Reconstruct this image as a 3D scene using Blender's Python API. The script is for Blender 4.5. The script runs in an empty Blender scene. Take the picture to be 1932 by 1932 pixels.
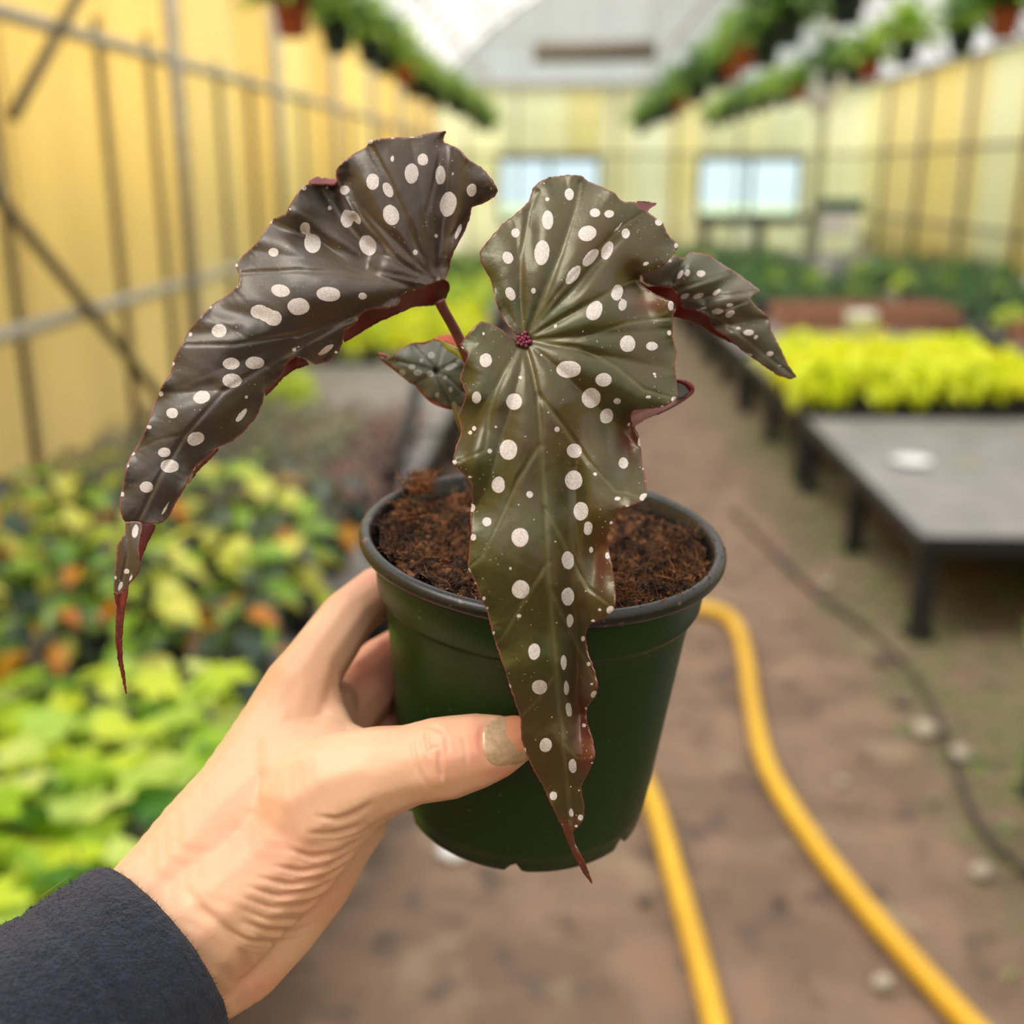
import bpy, bmesh, math, random
import numpy as np
from mathutils import Vector, Matrix
from mathutils.geometry import delaunay_2d_cdt

R = random.Random(7)
NR = np.random.RandomState(11)
SC = bpy.context.scene
COL = SC.collection

# ---------------------------------------------------------------- camera, sky, sun, exposure
F = 2100.0                                   # focal length in pixels of the 1932 px frame
PITCH = math.atan(638 / F)
YAW = math.atan(99 * math.cos(PITCH) / F)
CAM = np.array([0.0, 0.0, 1.45])
cd = bpy.data.cameras.new('camera')
cam = bpy.data.objects.new('camera', cd); COL.objects.link(cam)
cam.location = CAM
cam.rotation_euler = (math.pi / 2 - PITCH, 0, YAW)
cd.sensor_width = 36; cd.sensor_fit = 'HORIZONTAL'
cd.lens = 36 * F / 1932
cd.clip_start = 0.02; cd.clip_end = 200
cd.dof.use_dof = True
cd.dof.focus_distance = 0.288
cd.dof.aperture_fstop = 39.13 / 5.4           # 5.4 mm entrance pupil
cd.dof.aperture_blades = 0
SC.camera = cam

SC.view_settings.view_transform = 'Standard'
SC.view_settings.look = 'None'
SC.view_settings.exposure = -0.6
SC.view_settings.gamma = 1.0
SC.view_settings.use_curve_mapping = False
SC.cycles.max_bounces = 10
SC.cycles.diffuse_bounces = 5
SC.cycles.transmission_bounces = 8
SC.cycles.transparent_max_bounces = 16
SC.cycles.sample_clamp_indirect = 8.0
SC.cycles.use_denoising = True

w = bpy.data.worlds.new('overcast_sky'); SC.world = w
w.use_nodes = True
wn = w.node_tree.nodes; wl = w.node_tree.links
bg = wn['Background']
tc = wn.new('ShaderNodeTexCoord'); sep = wn.new('ShaderNodeSeparateXYZ')
rmp = wn.new('ShaderNodeValToRGB')
wl.new(tc.outputs['Generated'], sep.inputs[0]); wl.new(sep.outputs['Z'], rmp.inputs[0])
rmp.color_ramp.elements[0].position = 0.0; rmp.color_ramp.elements[0].color = (0.80, 0.86, 0.93, 1)
rmp.color_ramp.elements[1].position = 1.0; rmp.color_ramp.elements[1].color = (1.0, 1.0, 1.0, 1)
wl.new(rmp.outputs[0], bg.inputs['Color'])
bg.inputs['Strength'].default_value = 2.3

sd = bpy.data.lights.new('sun', 'SUN'); sun = bpy.data.objects.new('sun', sd); COL.objects.link(sun)
sd.energy = 25.0; sd.angle = math.radians(34); sd.color = (1.0, 0.96, 0.9)
sun.location = (-4, -3, 8)
_sv = Vector((-0.42, -0.22, 1.0)).normalized()      # towards the sun: high, behind the camera, to the left
sun.rotation_euler = _sv.to_track_quat('Z', 'Y').to_euler()

# ---------------------------------------------------------------- camera geometry (used to measure places)
FW = np.array([-math.sin(YAW) * math.cos(PITCH), math.cos(YAW) * math.cos(PITCH), -math.sin(PITCH)])
RT = np.array([math.cos(YAW), math.sin(YAW), 0.0])
UP = np.cross(RT, FW)

def P(x, y, d):
    """world point seen at photo pixel (x, y) at depth d along the view axis; arrays allowed"""
    x = np.asarray(x, float); y = np.asarray(y, float); d = np.asarray(d, float)
    return CAM + d[..., None] * (FW + RT * ((x - 966) / F)[..., None] - UP * ((y - 966) / F)[..., None])

def onz(x, y, z=0.0):
    r = FW + RT * (x - 966) / F - UP * (y - 966) / F
    return CAM + r * (z - CAM[2]) / r[2]

# ---------------------------------------------------------------- object helpers
def link(o, parent=None):
    COL.objects.link(o)
    if parent is not None: o.parent = parent
    return o

def tag(o, label=None, cat=None, group=None, kind=None):
    if label: o['label'] = label
    if cat: o['category'] = cat
    if group: o['group'] = group
    if kind: o['kind'] = kind
    return o

def empty(name, loc=(0, 0, 0), rz=0.0, parent=None):
    o = bpy.data.objects.new(name, None); link(o, parent)
    o.location = loc; o.rotation_euler = (0, 0, rz); o.empty_display_size = 0.02
    return o

def mesh(name, vs, fs, mats, smooth=True, fmat=None, attrs=None):
    me = bpy.data.meshes.new(name)
    me.from_pydata([tuple(v) for v in np.asarray(vs, float).tolist()], [], fs)
    for m in (mats if isinstance(mats, (list, tuple)) else [mats]): me.materials.append(m)
    n = len(me.polygons)
    if smooth: me.polygons.foreach_set('use_smooth', [True] * n)
    if fmat is not None: me.polygons.foreach_set('material_index', list(fmat))
    if attrs:
        for k, a in attrs.items():
            at = me.attributes.new(k, 'FLOAT', 'POINT'); at.data.foreach_set('value', np.asarray(a, np.float32))
    me.update()
    return me

def obj(name, me, parent=None, loc=None):
    o = bpy.data.objects.new(name, me); link(o, parent)
    if loc is not None: o.location = loc
    return o

class MB:
    """collects simple shapes into one mesh"""
    def __init__(s): s.v = []; s.f = []; s.m = []
    def add(s, vs, fs, m=0):
        b = len(s.v); s.v += [tuple(v) for v in vs]
        s.f += [tuple(b + i for i in f) for f in fs]; s.m += [m] * len(fs); return s
    def box(s, x0, x1, y0, y1, z0, z1, m=0):
        vs = [(x, y, z) for z in (z0, z1) for y in (y0, y1) for x in (x0, x1)]
        return s.add(vs, [(0, 2, 3, 1), (4, 5, 7, 6), (0, 1, 5, 4), (2, 6, 7, 3), (0, 4, 6, 2), (1, 3, 7, 5)], m)
    def tube(s, pts, rad, n=8, m=0, cap=True):
        pts = [Vector(p) for p in pts]; k = len(pts)
        rs = rad if isinstance(rad, (list, tuple, np.ndarray)) else [rad] * k
        b = len(s.v); ref = None
        for i, p in enumerate(pts):
            t = (pts[min(i + 1, k - 1)] - pts[max(i - 1, 0)]).normalized()
            if ref is None: ref = Vector((0, 0, 1)) if abs(t.z) < .9 else Vector((1, 0, 0))
            a = t.cross(ref).normalized(); c = a.cross(t).normalized(); ref = c
            for j in range(n):
                q = 2 * math.pi * j / n
                s.v.append(tuple(p + (a * math.cos(q) + c * math.sin(q)) * rs[i]))
        for i in range(k - 1):
            for j in range(n):
                s.f.append((b + i * n + j, b + i * n + (j + 1) % n, b + (i + 1) * n + (j + 1) % n, b + (i + 1) * n + j)); s.m.append(m)
        if cap:
            s.f.append(tuple(b + j for j in range(n - 1, -1, -1))); s.m.append(m)
            s.f.append(tuple(b + (k - 1) * n + j for j in range(n))); s.m.append(m)
        return s
    def lathe(s, prof, n=24, c=(0, 0, 0), m=0, cap0=False, cap1=False):
        b = len(s.v)
        for r, z in prof:
            for j in range(n):
                q = 2 * math.pi * j / n
                s.v.append((c[0] + r * math.cos(q), c[1] + r * math.sin(q), c[2] + z))
        for i in range(len(prof) - 1):
            for j in range(n):
                s.f.append((b + i * n + j, b + i * n + (j + 1) % n, b + (i + 1) * n + (j + 1) % n, b + (i + 1) * n + j)); s.m.append(m)
        if cap0: s.f.append(tuple(b + j for j in range(n - 1, -1, -1))); s.m.append(m)
        if cap1: s.f.append(tuple(b + (len(prof) - 1) * n + j for j in range(n))); s.m.append(m)
        return s
    def me(s, name, mats, smooth=True):
        return mesh(name, s.v, s.f, mats, smooth, s.m)
    def build(s, name, mats, parent=None, smooth=True, loc=None):
        return obj(name, s.me(name, mats, smooth), parent, loc)

def copy_tree(o, parent=None):
    c = o.copy(); COL.objects.link(c); c.parent = parent
    for ch in o.children: copy_tree(ch, c)
    return c

ORD = ['first', 'second', 'third', 'fourth', 'fifth', 'sixth', 'seventh', 'eighth', 'ninth', 'tenth', 'eleventh', 'twelfth',
       'thirteenth', 'fourteenth', 'fifteenth', 'sixteenth', 'seventeenth', 'eighteenth', 'nineteenth', 'twentieth']

# ---------------------------------------------------------------- materials
class NT:
    def __init__(s, name):
        s.m = bpy.data.materials.new(name); s.m.use_nodes = True
        s.n = s.m.node_tree.nodes; s.l = s.m.node_tree.links
        s.n.clear(); s.out = s.n.new('ShaderNodeOutputMaterial')
    def nd(s, t, **kw):
        n = s.n.new('ShaderNode' + t)
        for k, v in kw.items(): setattr(n, k, v)
        return n
    def inp(s, n, **kw):
        for k, v in kw.items():
            k = k.replace('_', ' ')
            if hasattr(v, 'is_linked') or isinstance(v, bpy.types.NodeSocket): s.l.new(v, n.inputs[k])
            else: n.inputs[k].default_value = v
        return n
    def coord(s, which='Object'): return s.nd('TexCoord').outputs[which]
    def noise(s, scale, detail=3, rough=.5, co=None, dist=0.0):
        n = s.nd('TexNoise'); s.l.new(co or s.coord(), n.inputs['Vector'])
        n.inputs['Scale'].default_value = scale; n.inputs['Detail'].default_value = detail
        n.inputs['Roughness'].default_value = rough; n.inputs['Distortion'].default_value = dist
        return n.outputs['Fac']
    def attr(s, name): return s.nd('Attribute', attribute_name=name).outputs['Fac']
    def math(s, op, a, b=0.0, c=0.0, clamp=False):
        n = s.nd('Math', operation=op, use_clamp=clamp)
        for i, v in enumerate((a, b, c)):
            if isinstance(v, bpy.types.NodeSocket): s.l.new(v, n.inputs[i])
            else: n.inputs[i].default_value = v
        return n.outputs[0]
    def maprange(s, v, a, b, c=0.0, d=1.0):
        n = s.nd('MapRange', interpolation_type='SMOOTHSTEP'); s.l.new(v, n.inputs[0])
        for i, q in enumerate((a, b, c, d)): n.inputs[i + 1].default_value = q
        return n.outputs[0]
    def mix(s, fac, a, b):
        n = s.nd('Mix', data_type='RGBA')
        for i, v in ((0, fac), (6, a), (7, b)):
            if isinstance(v, bpy.types.NodeSocket): s.l.new(v, n.inputs[i])
            else: n.inputs[i].default_value = v if i == 0 else (*v, 1)
        return n.outputs[2]
    def bump(s, h, strength, dist):
        n = s.nd('Bump'); s.l.new(h, n.inputs['Height'])
        n.inputs['Strength'].default_value = strength; n.inputs['Distance'].default_value = dist
        return n.outputs[0]
    def bsdf(s, color, rough=.5, normal=None, out=True, **kw):
        b = s.nd('BsdfPrincipled')
        for k, v in (('Base Color', color), ('Roughness', rough)):
            if isinstance(v, bpy.types.NodeSocket): s.l.new(v, b.inputs[k])
            else: b.inputs[k].default_value = (*v, 1) if k == 'Base Color' else v
        if normal is not None: s.l.new(normal, b.inputs['Normal'])
        for k, v in kw.items():
            k = k.replace('_', ' ')
            if isinstance(v, bpy.types.NodeSocket): s.l.new(v, b.inputs[k])
            else: b.inputs[k].default_value = v
        if out: s.l.new(b.outputs[0], s.out.inputs['Surface'])
        return b.outputs[0]
    def mixsh(s, fac, a, b, out=True):
        n = s.nd('MixShader')
        if isinstance(fac, bpy.types.NodeSocket): s.l.new(fac, n.inputs[0])
        else: n.inputs[0].default_value = fac
        s.l.new(a, n.inputs[1]); s.l.new(b, n.inputs[2])
        if out: s.l.new(n.outputs[0], s.out.inputs['Surface'])
        return n.outputs[0]
    def transl(s, color):
        n = s.nd('BsdfTranslucent')
        if isinstance(color, bpy.types.NodeSocket): s.l.new(color, n.inputs[0])
        else: n.inputs[0].default_value = (*color, 1)
        return n.outputs[0]
    def transp(s, color):
        n = s.nd('BsdfTransparent'); n.inputs[0].default_value = (*color, 1); return n.outputs[0]

def m_plain(name, c, rough=.5, var=.25, scale=30, bump=0.0, bdist=.001, c2=None, detail=3, **kw):
    t = NT(name)
    n = t.noise(scale, detail)
    c2 = c2 or tuple(max(0, q * (1 - var)) for q in c)
    nn = t.bump(t.noise(scale * 3, 4), bump, bdist) if bump else None
    t.bsdf(t.mix(t.maprange(n, .35, .65), c, c2), rough, nn, **kw)
    return t.m

def m_leaf(name, c, c2, rough=.35, trans=.35, scale=12, tc_=None):
    """living leaf: coloured, slightly glossy, lets light through"""
    t = NT(name)
    oi = t.nd('ObjectInfo').outputs['Random']
    n = t.noise(scale, 2)
    f = t.math('ADD', t.math('MULTIPLY', n, .8), t.math('MULTIPLY', oi, .75))
    col = t.mix(t.maprange(f, .4, 1.1), c, c2)
    b = t.bsdf(col, rough, out=False)
    t.mixsh(trans, b, t.transl(t.mix(.5, col, tc_ or c)))
    return t.m

# ================================================================= THE GREENHOUSE (structure)
XL, XR, YF, YB, EAVE = -2.0, 4.7, 18.6, -6.0, 2.76

def m_floor():
    t = NT('packed_earth_floor')
    co = t.coord()
    n1 = t.noise(3.2, 4, .6, co); n2 = t.noise(9, 4, .55, co); n3 = t.noise(60, 3, .6, co)
    c = t.mix(t.maprange(n1, .38, .62), (.155, .098, .068), (.245, .155, .105))
    c = t.mix(t.maprange(n2, .52, .66), c, (.088, .062, .05))
    c = t.mix(t.math('MULTIPLY', t.maprange(t.noise(5.5, 3, .5, co, .6), .56, .7), .6), c, (.34, .25, .16))
    # moss creeps in beside the benches on the right
    sx = t.nd('SeparateXYZ'); t.l.new(co, sx.inputs[0])
    xw = t.math('ADD', sx.outputs['X'], t.math('MULTIPLY', t.noise(2.4, 3, .6, co), .9))
    moss = t.math('MULTIPLY', t.maprange(xw, 1.22, 1.6), t.maprange(t.noise(6, 4, .6, co), .36, .55))
    c = t.mix(t.math('MULTIPLY', moss, .8), c, (.115, .115, .045))
    c = t.mix(t.math('MULTIPLY', n3, .35), c, (.12, .08, .055))
    t.bsdf(c, .85, t.bump(t.math('ADD', n3, t.noise(14, 4, .6, co)), .5, .012))
    return t.m

vs, fs = [], []
nx, ny = 90, 150
for j in range(ny + 1):
    for i in range(nx + 1):
        x = XL - .3 + (XR - XL + .6) * i / nx; y = YB - .3 + (YF - YB + .6) * (j / ny) ** 1.4
        vs.append((x, y, -.006 + .010 * (math.sin(x * 3.1 + 1.3 * math.sin(y * 1.7)) * math.sin(y * 2.3)) * .5 * (1 if y < 8 else .3)))
for j in range(ny):
    for i in range(nx):
        a = j * (nx + 1) + i; fs.append((a, a + 1, a + nx + 2, a + nx + 1))
floor = obj('floor', mesh('floor', vs, fs, m_floor())); tag(floor, kind='structure')

outside = MB().box(-40, 40, -30, 60, -.3, -.06).build('ground_outside', m_plain('outdoor_grass', (.30, .33, .2), .9, .4, 2), smooth=False)
tag(outside, kind='structure')

def m_poly(name, col, col2, tr, clear=0.0, diff=.35):
    t = NT(name)
    co = t.coord()
    oi = t.nd('ObjectInfo').outputs['Random']
    sx = t.nd('Mapping'); t.l.new(co, sx.inputs[0]); sx.inputs['Scale'].default_value = (1, 1, .12)
    n = t.noise(3.5, 3, .6, sx.outputs[0])
    f = t.math('ADD', t.math('MULTIPLY', n, .9), t.math('MULTIPLY', oi, .45))
    c = t.mix(t.maprange(f, .35, .95), col, col2)
    b = t.bsdf(c, .4, out=False)
    s = t.mixsh(diff, t.transl(c), b, out=clear == 0)
    if clear: t.mixsh(clear, s, t.transp(tr))
    return t.m

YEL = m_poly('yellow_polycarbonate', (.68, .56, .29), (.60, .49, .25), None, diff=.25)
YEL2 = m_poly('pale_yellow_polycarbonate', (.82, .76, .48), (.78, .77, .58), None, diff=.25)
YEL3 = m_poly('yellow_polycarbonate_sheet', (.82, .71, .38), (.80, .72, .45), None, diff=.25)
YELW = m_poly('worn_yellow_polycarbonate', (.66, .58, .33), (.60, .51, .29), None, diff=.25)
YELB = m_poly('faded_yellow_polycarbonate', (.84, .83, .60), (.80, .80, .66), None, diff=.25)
ROOF = m_poly('white_roof_film', (.60, .60, .59), (.50, .49, .48), (.90, .90, .90), clear=.42, diff=.3)
GALV = m_plain('galvanised_steel', (.48, .46, .42), .42, .25, 25, Metallic=.65)
DARKSTEEL = m_plain('weathered_dark_steel', (.20, .165, .12), .55, .3, 25, Metallic=.3)
PALEPIPE = m_plain('pale_painted_pipe', (.52, .49, .43), .5, .15, 25)

def corrugated(name, L, z0, z1, mat, parent, pitch=.076, amp=.009, n_per=4):
    """upright corrugated sheet along local +X, thickness 1.5 mm"""
    k = int(L / pitch * n_per)
    vs, fs = [], []
    for s_ in (0, .0015):
        for z in (z0, z1):
            for i in range(k + 1):
                x = L * i / k
                vs.append((x, amp * math.sin(2 * math.pi * x / pitch) + s_, z))
    m = k + 1
    for i in range(k):
        fs.append((i, i + 1, m + i + 1, m + i)); fs.append((2 * m + i, 3 * m + i, 3 * m + i + 1, 2 * m + i + 1))
        fs.append((m + i, m + i + 1, 3 * m + i + 1, 3 * m + i)); fs.append((i, 2 * m + i, 2 * m + i + 1, i + 1))
    return mesh(name, vs, fs, mat)

def wall(name, origin, rz, length, z1, mats, sheet=1.05, holes=()):
    root = empty(name, origin, rz); tag(root, kind='structure')
    n = int(math.ceil(length / sheet)); L = length / n
    cache = {}
    for i in range(n):
        spans = [(0.0, z1)]
        for (a, b, h0, h1) in holes:
            if i * L < b - .01 and (i + 1) * L > a + .01:
                spans = [(0.0, h0), (h1, z1)]
        for (za, zb) in spans:
            mt = mats[R.randrange(len(mats))]
            key = (round(za, 2), round(zb, 2), mt.name)
            if key not in cache: cache[key] = corrugated('panel', L + .03, za, zb, mt, root)
            p = obj('panel', cache[key], root, (i * L, .004 * (i % 2), 0))
    return root

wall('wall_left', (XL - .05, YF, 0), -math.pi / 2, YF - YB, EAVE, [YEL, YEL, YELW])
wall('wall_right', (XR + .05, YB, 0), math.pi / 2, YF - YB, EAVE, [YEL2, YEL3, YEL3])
# back wall: the sheets stop around two double windows
WB0 = XR + .05
wall('wall_back', (XL - .1, YF, 0), 0, XR - XL + .2, EAVE, [YELB, YELB, YELB, YEL2], sheet=.54,
     holes=[(1.062, 2.654, .75, 1.68), (4.246, 5.838, .75, 1.68)])
wf = MB().box(XL - .1, XR + .1, YB - .2, YB, 0, EAVE).build('wall_front', m_plain('grey_light_blocking_wall', (.16, .15, .14), .9, .3, 3, .4, .004), smooth=False); tag(wf, kind='structure')  # unseen end wall, made opaque and dark to cut frontal fill light

t = NT('window_glass')
g = t.nd('BsdfGlossy'); g.inputs['Roughness'].default_value = .05
t.mixsh(.08, t.transp((.88, .95, .93)), g.outputs[0])
GLASS = t.m
FRAME = m_plain('dark_window_frame', (.13, .15, .14), .5, .1)
for k, (x0, x1) in enumerate(((-1.038, .554), (2.146, 3.738))):
    wnd = empty('window_%d' % (k + 1), ((x0 + x1) / 2, YF, .75)); tag(wnd, kind='structure')
    hw = (x1 - x0) / 2
    f = MB().box(-hw - .03, hw + .03, -.05, .05, -.05, .03).box(-hw - .03, hw + .03, -.04, .04, .90, .97)
    f.box(-hw - .03, -hw + .03, -.04, .04, .03, .9).box(hw - .03, hw + .03, -.04, .04, .03, .9).box(-.03, .03, -.04, .04, .03, .9)
    f.build('frame', FRAME, wnd, smooth=False)
    for s_ in (-1, 1):
        MB().box(min(0, s_ * hw), max(0, s_ * hw), -.004, .004, .02, .9).build('pane', GLASS, wnd, smooth=False)

# roof: arched hoops carrying translucent sheets
XC = (XL + XR) / 2; HALF = (XR - XL) / 2 + .05; RISE = 1.75
def arch(u):                       # u in -1..1
    return XC + HALF * u, EAVE + RISE * (1 - abs(u) ** 2.1)
roof = empty('ceiling', (XC, 8, EAVE)); tag(roof, kind='structure')
nseg, bays = 8, 14
ys = [YB + (YF - YB) * i / bays for i in range(bays + 1)]
for b in range(bays):
    for s_ in range(nseg):
        vs, fs = [], []
        m = 5
        for th_ in (0, .003):
            for yy in (ys[b] - .02, ys[b + 1] + .02):
                for q in range(m + 1):
                    x, z = arch(-1 + 2 * (s_ + q / m) / nseg)
                    vs.append((x - XC, yy - 8, z - EAVE + th_ + .03))
        c = m + 1
        for q in range(m):
            fs += [(q, q + 1, c + q + 1, c + q), (2 * c + q, 3 * c + q, 3 * c + q + 1, 2 * c + q + 1)]
        obj('panel', mesh('panel', vs, fs, ROOF), roof)
mb = MB()
for yy in ys + [(ys[i] + ys[i + 1]) / 2 for i in range(bays)]:
    h = empty('roof_hoop', (XC, yy, EAVE)); tag(h, kind='structure')
    MB().tube([(arch(-1 + 2 * q / 24)[0] - XC, 0, arch(-1 + 2 * q / 24)[1] - EAVE) for q in range(25)], .022, 8).build('pipe', GALV, h)
    if yy in ys:
        MB().tube([(-HALF * .8, 0, arch(.8)[1] - EAVE), (HALF * .8, 0, arch(.8)[1] - EAVE)], .014, 6).build('tie_bar', GALV, h)
        MB().tube([(0, 0, arch(.8)[1] - EAVE), (0, 0, RISE)], .012, 6).build('king_post', GALV, h)
for u in (-.72, -.4, 0, .4, .72):
    x, z = arch(u)
    p = MB().tube([(0, YB - 8, 0), (0, YF - 8, 0)], .018, 6).build('roof_purlin', GALV, loc=(x, 8, z - .03)); tag(p, kind='structure')
# gable infill above the back and front walls
for yy in (YF, YB):
    pts = [arch(-1 + 2 * q / 24) for q in range(25)]
    vs = [(x - XC, 0, 0) for x, z in pts] + [(x - XC, 0, z - EAVE) for x, z in pts]
    vs += [(a, .003, c) for a, b_, c in vs]
    fs = [(q, q + 1, 25 + q + 1, 25 + q) for q in range(24)] + [(50 + q, 75 + q, 76 + q, 51 + q) for q in range(24)]
    gb = obj('gable', mesh('gable', vs, fs, ROOF), loc=(XC, yy, EAVE)); tag(gb, kind='structure')
    e = MB().box(-HALF, HALF, -.03, .03, -.04, .04).build('gable_beam', GALV, loc=(XC, yy - .03, EAVE), smooth=False); tag(e, kind='structure')

# framing of the long walls
def pipe(name, a, b, r, mat, n=8):
    o = MB().tube([Vector((0, 0, 0)), Vector(b) - Vector(a)], r, n).build(name, mat, loc=a); tag(o, kind='structure'); return o
xw = XL + .03
for z, nm in ((1.99, 'wall_rail'), (.905, 'wall_rail')):
    pipe(nm, (xw, YB, z), (xw, YF, z), .030, PALEPIPE)
pipe('eave_rail', (XL, YB, EAVE), (XL, YF, EAVE), .035, GALV)
pipe('eave_rail', (XR, YB, EAVE), (XR, YF, EAVE), .045, GALV)
for z in (1.75, .85):
    pipe('wall_rail', (XR - .03, YB, z), (XR - .03, YF, z), .026, DARKSTEEL)
for y in (2.0, 5.83, 7.9, 9.9, 11.8, 13.8, 15.8, 17.6):
    pipe('wall_post', (xw + .03, y, 0), (xw + .03, y, EAVE), .036, GALV)
for y, top in ((3.1, 2.05), (4.0, 2.05), (5.0, 2.08), (5.60, 2.08), (6.7, 2.05), (7.35, 2.05), (8.8, 2.05), (10.8, 2.05), (12.8, 2.05), (14.8, 2.05), (16.7, 2.05)):
    pipe('wall_stake', (xw - .01, y, 0), (xw - .01, y, top), .020, DARKSTEEL)
pipe('wall_brace', (xw + .05, 4.02, 1.64), (xw + .05, 5.6, 2.76), .022, DARKSTEEL)
pipe('wall_brace', (xw + .05, 5.75, .02), (xw + .05, 3.5, 1.62), .024, DARKSTEEL)
for y in [1.5 + 1.75 * i for i in range(10)]:
    pipe('wall_post', (XR - .05, y, 0), (XR - .05, y, EAVE), .034, DARKSTEEL)
for x in (-1.55, -.75, .8, 1.75, 2.75, 3.95):
    pipe('wall_stud', (x, YF - .04, 0), (x, YF - .04, EAVE), .020, DARKSTEEL)
pipe('wall_rail', (XL, YF - .05, 1.74), (XR, YF - .05, 1.74), .022, DARKSTEEL)
pipe('roof_column', (3.35, 15.4, 0), (3.35, 15.4, 4.2), .035, m_plain('green_painted_steel', (.35, .36, .14), .5))
# rolled shade cloth high under the far roof
sh = MB().tube([(-.85, 0, 0), (.85, 0, .02)], [.14, .14], 14)
sh.build('shade_cloth_roll', m_plain('brown_shade_cloth', (.22, .18, .14), .9, .3, 40), loc=(.4, 16.8, 3.08))
tag(bpy.data.objects['shade_cloth_roll'], 'rolled brown shade cloth slung across under the far end of the roof', 'shade cloth')
for s_ in (-1, 1):
    MB().tube([(s_ * .7, 0, 0), (s_ * .7, 0, arch(0)[1] - 3.35)], .006, 5).build('strap', GALV, bpy.data.objects['shade_cloth_roll'])

# ================================================================= THE BEGONIA
def tps(ctrl, q, lam=1e-3):
    c = np.array(ctrl, float); X = c[:, :2] / 100; y = c[:, 2]; n = len(c)
    def U(d2): return np.where(d2 > 1e-12, .5 * d2 * np.log(np.maximum(d2, 1e-12)), 0)
    K = U(((X[:, None] - X[None]) ** 2).sum(-1)) + lam * np.eye(n)
    Pm = np.hstack([np.ones((n, 1)), X])
    A = np.zeros((n + 3, n + 3)); A[:n, :n] = K; A[:n, n:] = Pm; A[n:, :n] = Pm.T
    s = np.linalg.solve(A, np.concatenate([y, np.zeros(3)]))
    Q = np.asarray(q, float) / 100
    out = np.empty(len(Q))
    for i in range(0, len(Q), 8000):
        q_ = Q[i:i + 8000]
        out[i:i + 8000] = U(((q_[:, None] - X[None]) ** 2).sum(-1)) @ s[:n] + s[n] + q_ @ s[n + 1:]
    return out

def inside(poly, q):
    x, y = q[:, 0], q[:, 1]; r = np.zeros(len(q), bool)
    n = len(poly)
    for i in range(n):
        x0, y0 = poly[i]; x1, y1 = poly[(i + 1) % n]
        if y0 == y1: continue
        c = ((y0 > y) != (y1 > y)) & (x < (x1 - x0) * (y - y0) / (y1 - y0) + x0)
        r ^= c
    return r

def resample(poly, step, closed=True):
    p = np.array(poly, float)
    if closed: p = np.vstack([p, p[:1]])
    out = []
    for a, b in zip(p[:-1], p[1:]):
        k = max(1, int(round(np.linalg.norm(b - a) / step)))
        for i in range(k): out.append(a + (b - a) * i / k)
    if not closed: out.append(p[-1])
    return np.array(out)

def smooth_poly(p, it=2):
    for _ in range(it): p = .25 * np.roll(p, 1, 0) + .5 * p + .25 * np.roll(p, -1, 0)
    return p

def seg_dist(q, line):
    """distance of points q to an open polyline, and the arc position of the nearest point"""
    L = np.array(line, float); best = np.full(len(q), 1e9); arc = np.zeros(len(q)); acc = 0.0
    for a, b in zip(L[:-1], L[1:]):
        ab = b - a; l2 = ab @ ab
        t_ = np.clip(((q - a) @ ab) / max(l2, 1e-9), 0, 1)
        d = np.linalg.norm(q - (a + t_[:, None] * ab), axis=1)
        m = d < best; best[m] = d[m]; arc[m] = acc + t_[m] * math.sqrt(l2); acc += math.sqrt(l2)
    return best, arc

ROOT = P(1024, 1003, .335)      # rim centre of the pot
plant = empty('potted_begonia', ROOT)
tag(plant, 'begonia with long dark silver-spotted leaves in a dark green pot held in the hand', 'plant')

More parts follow.
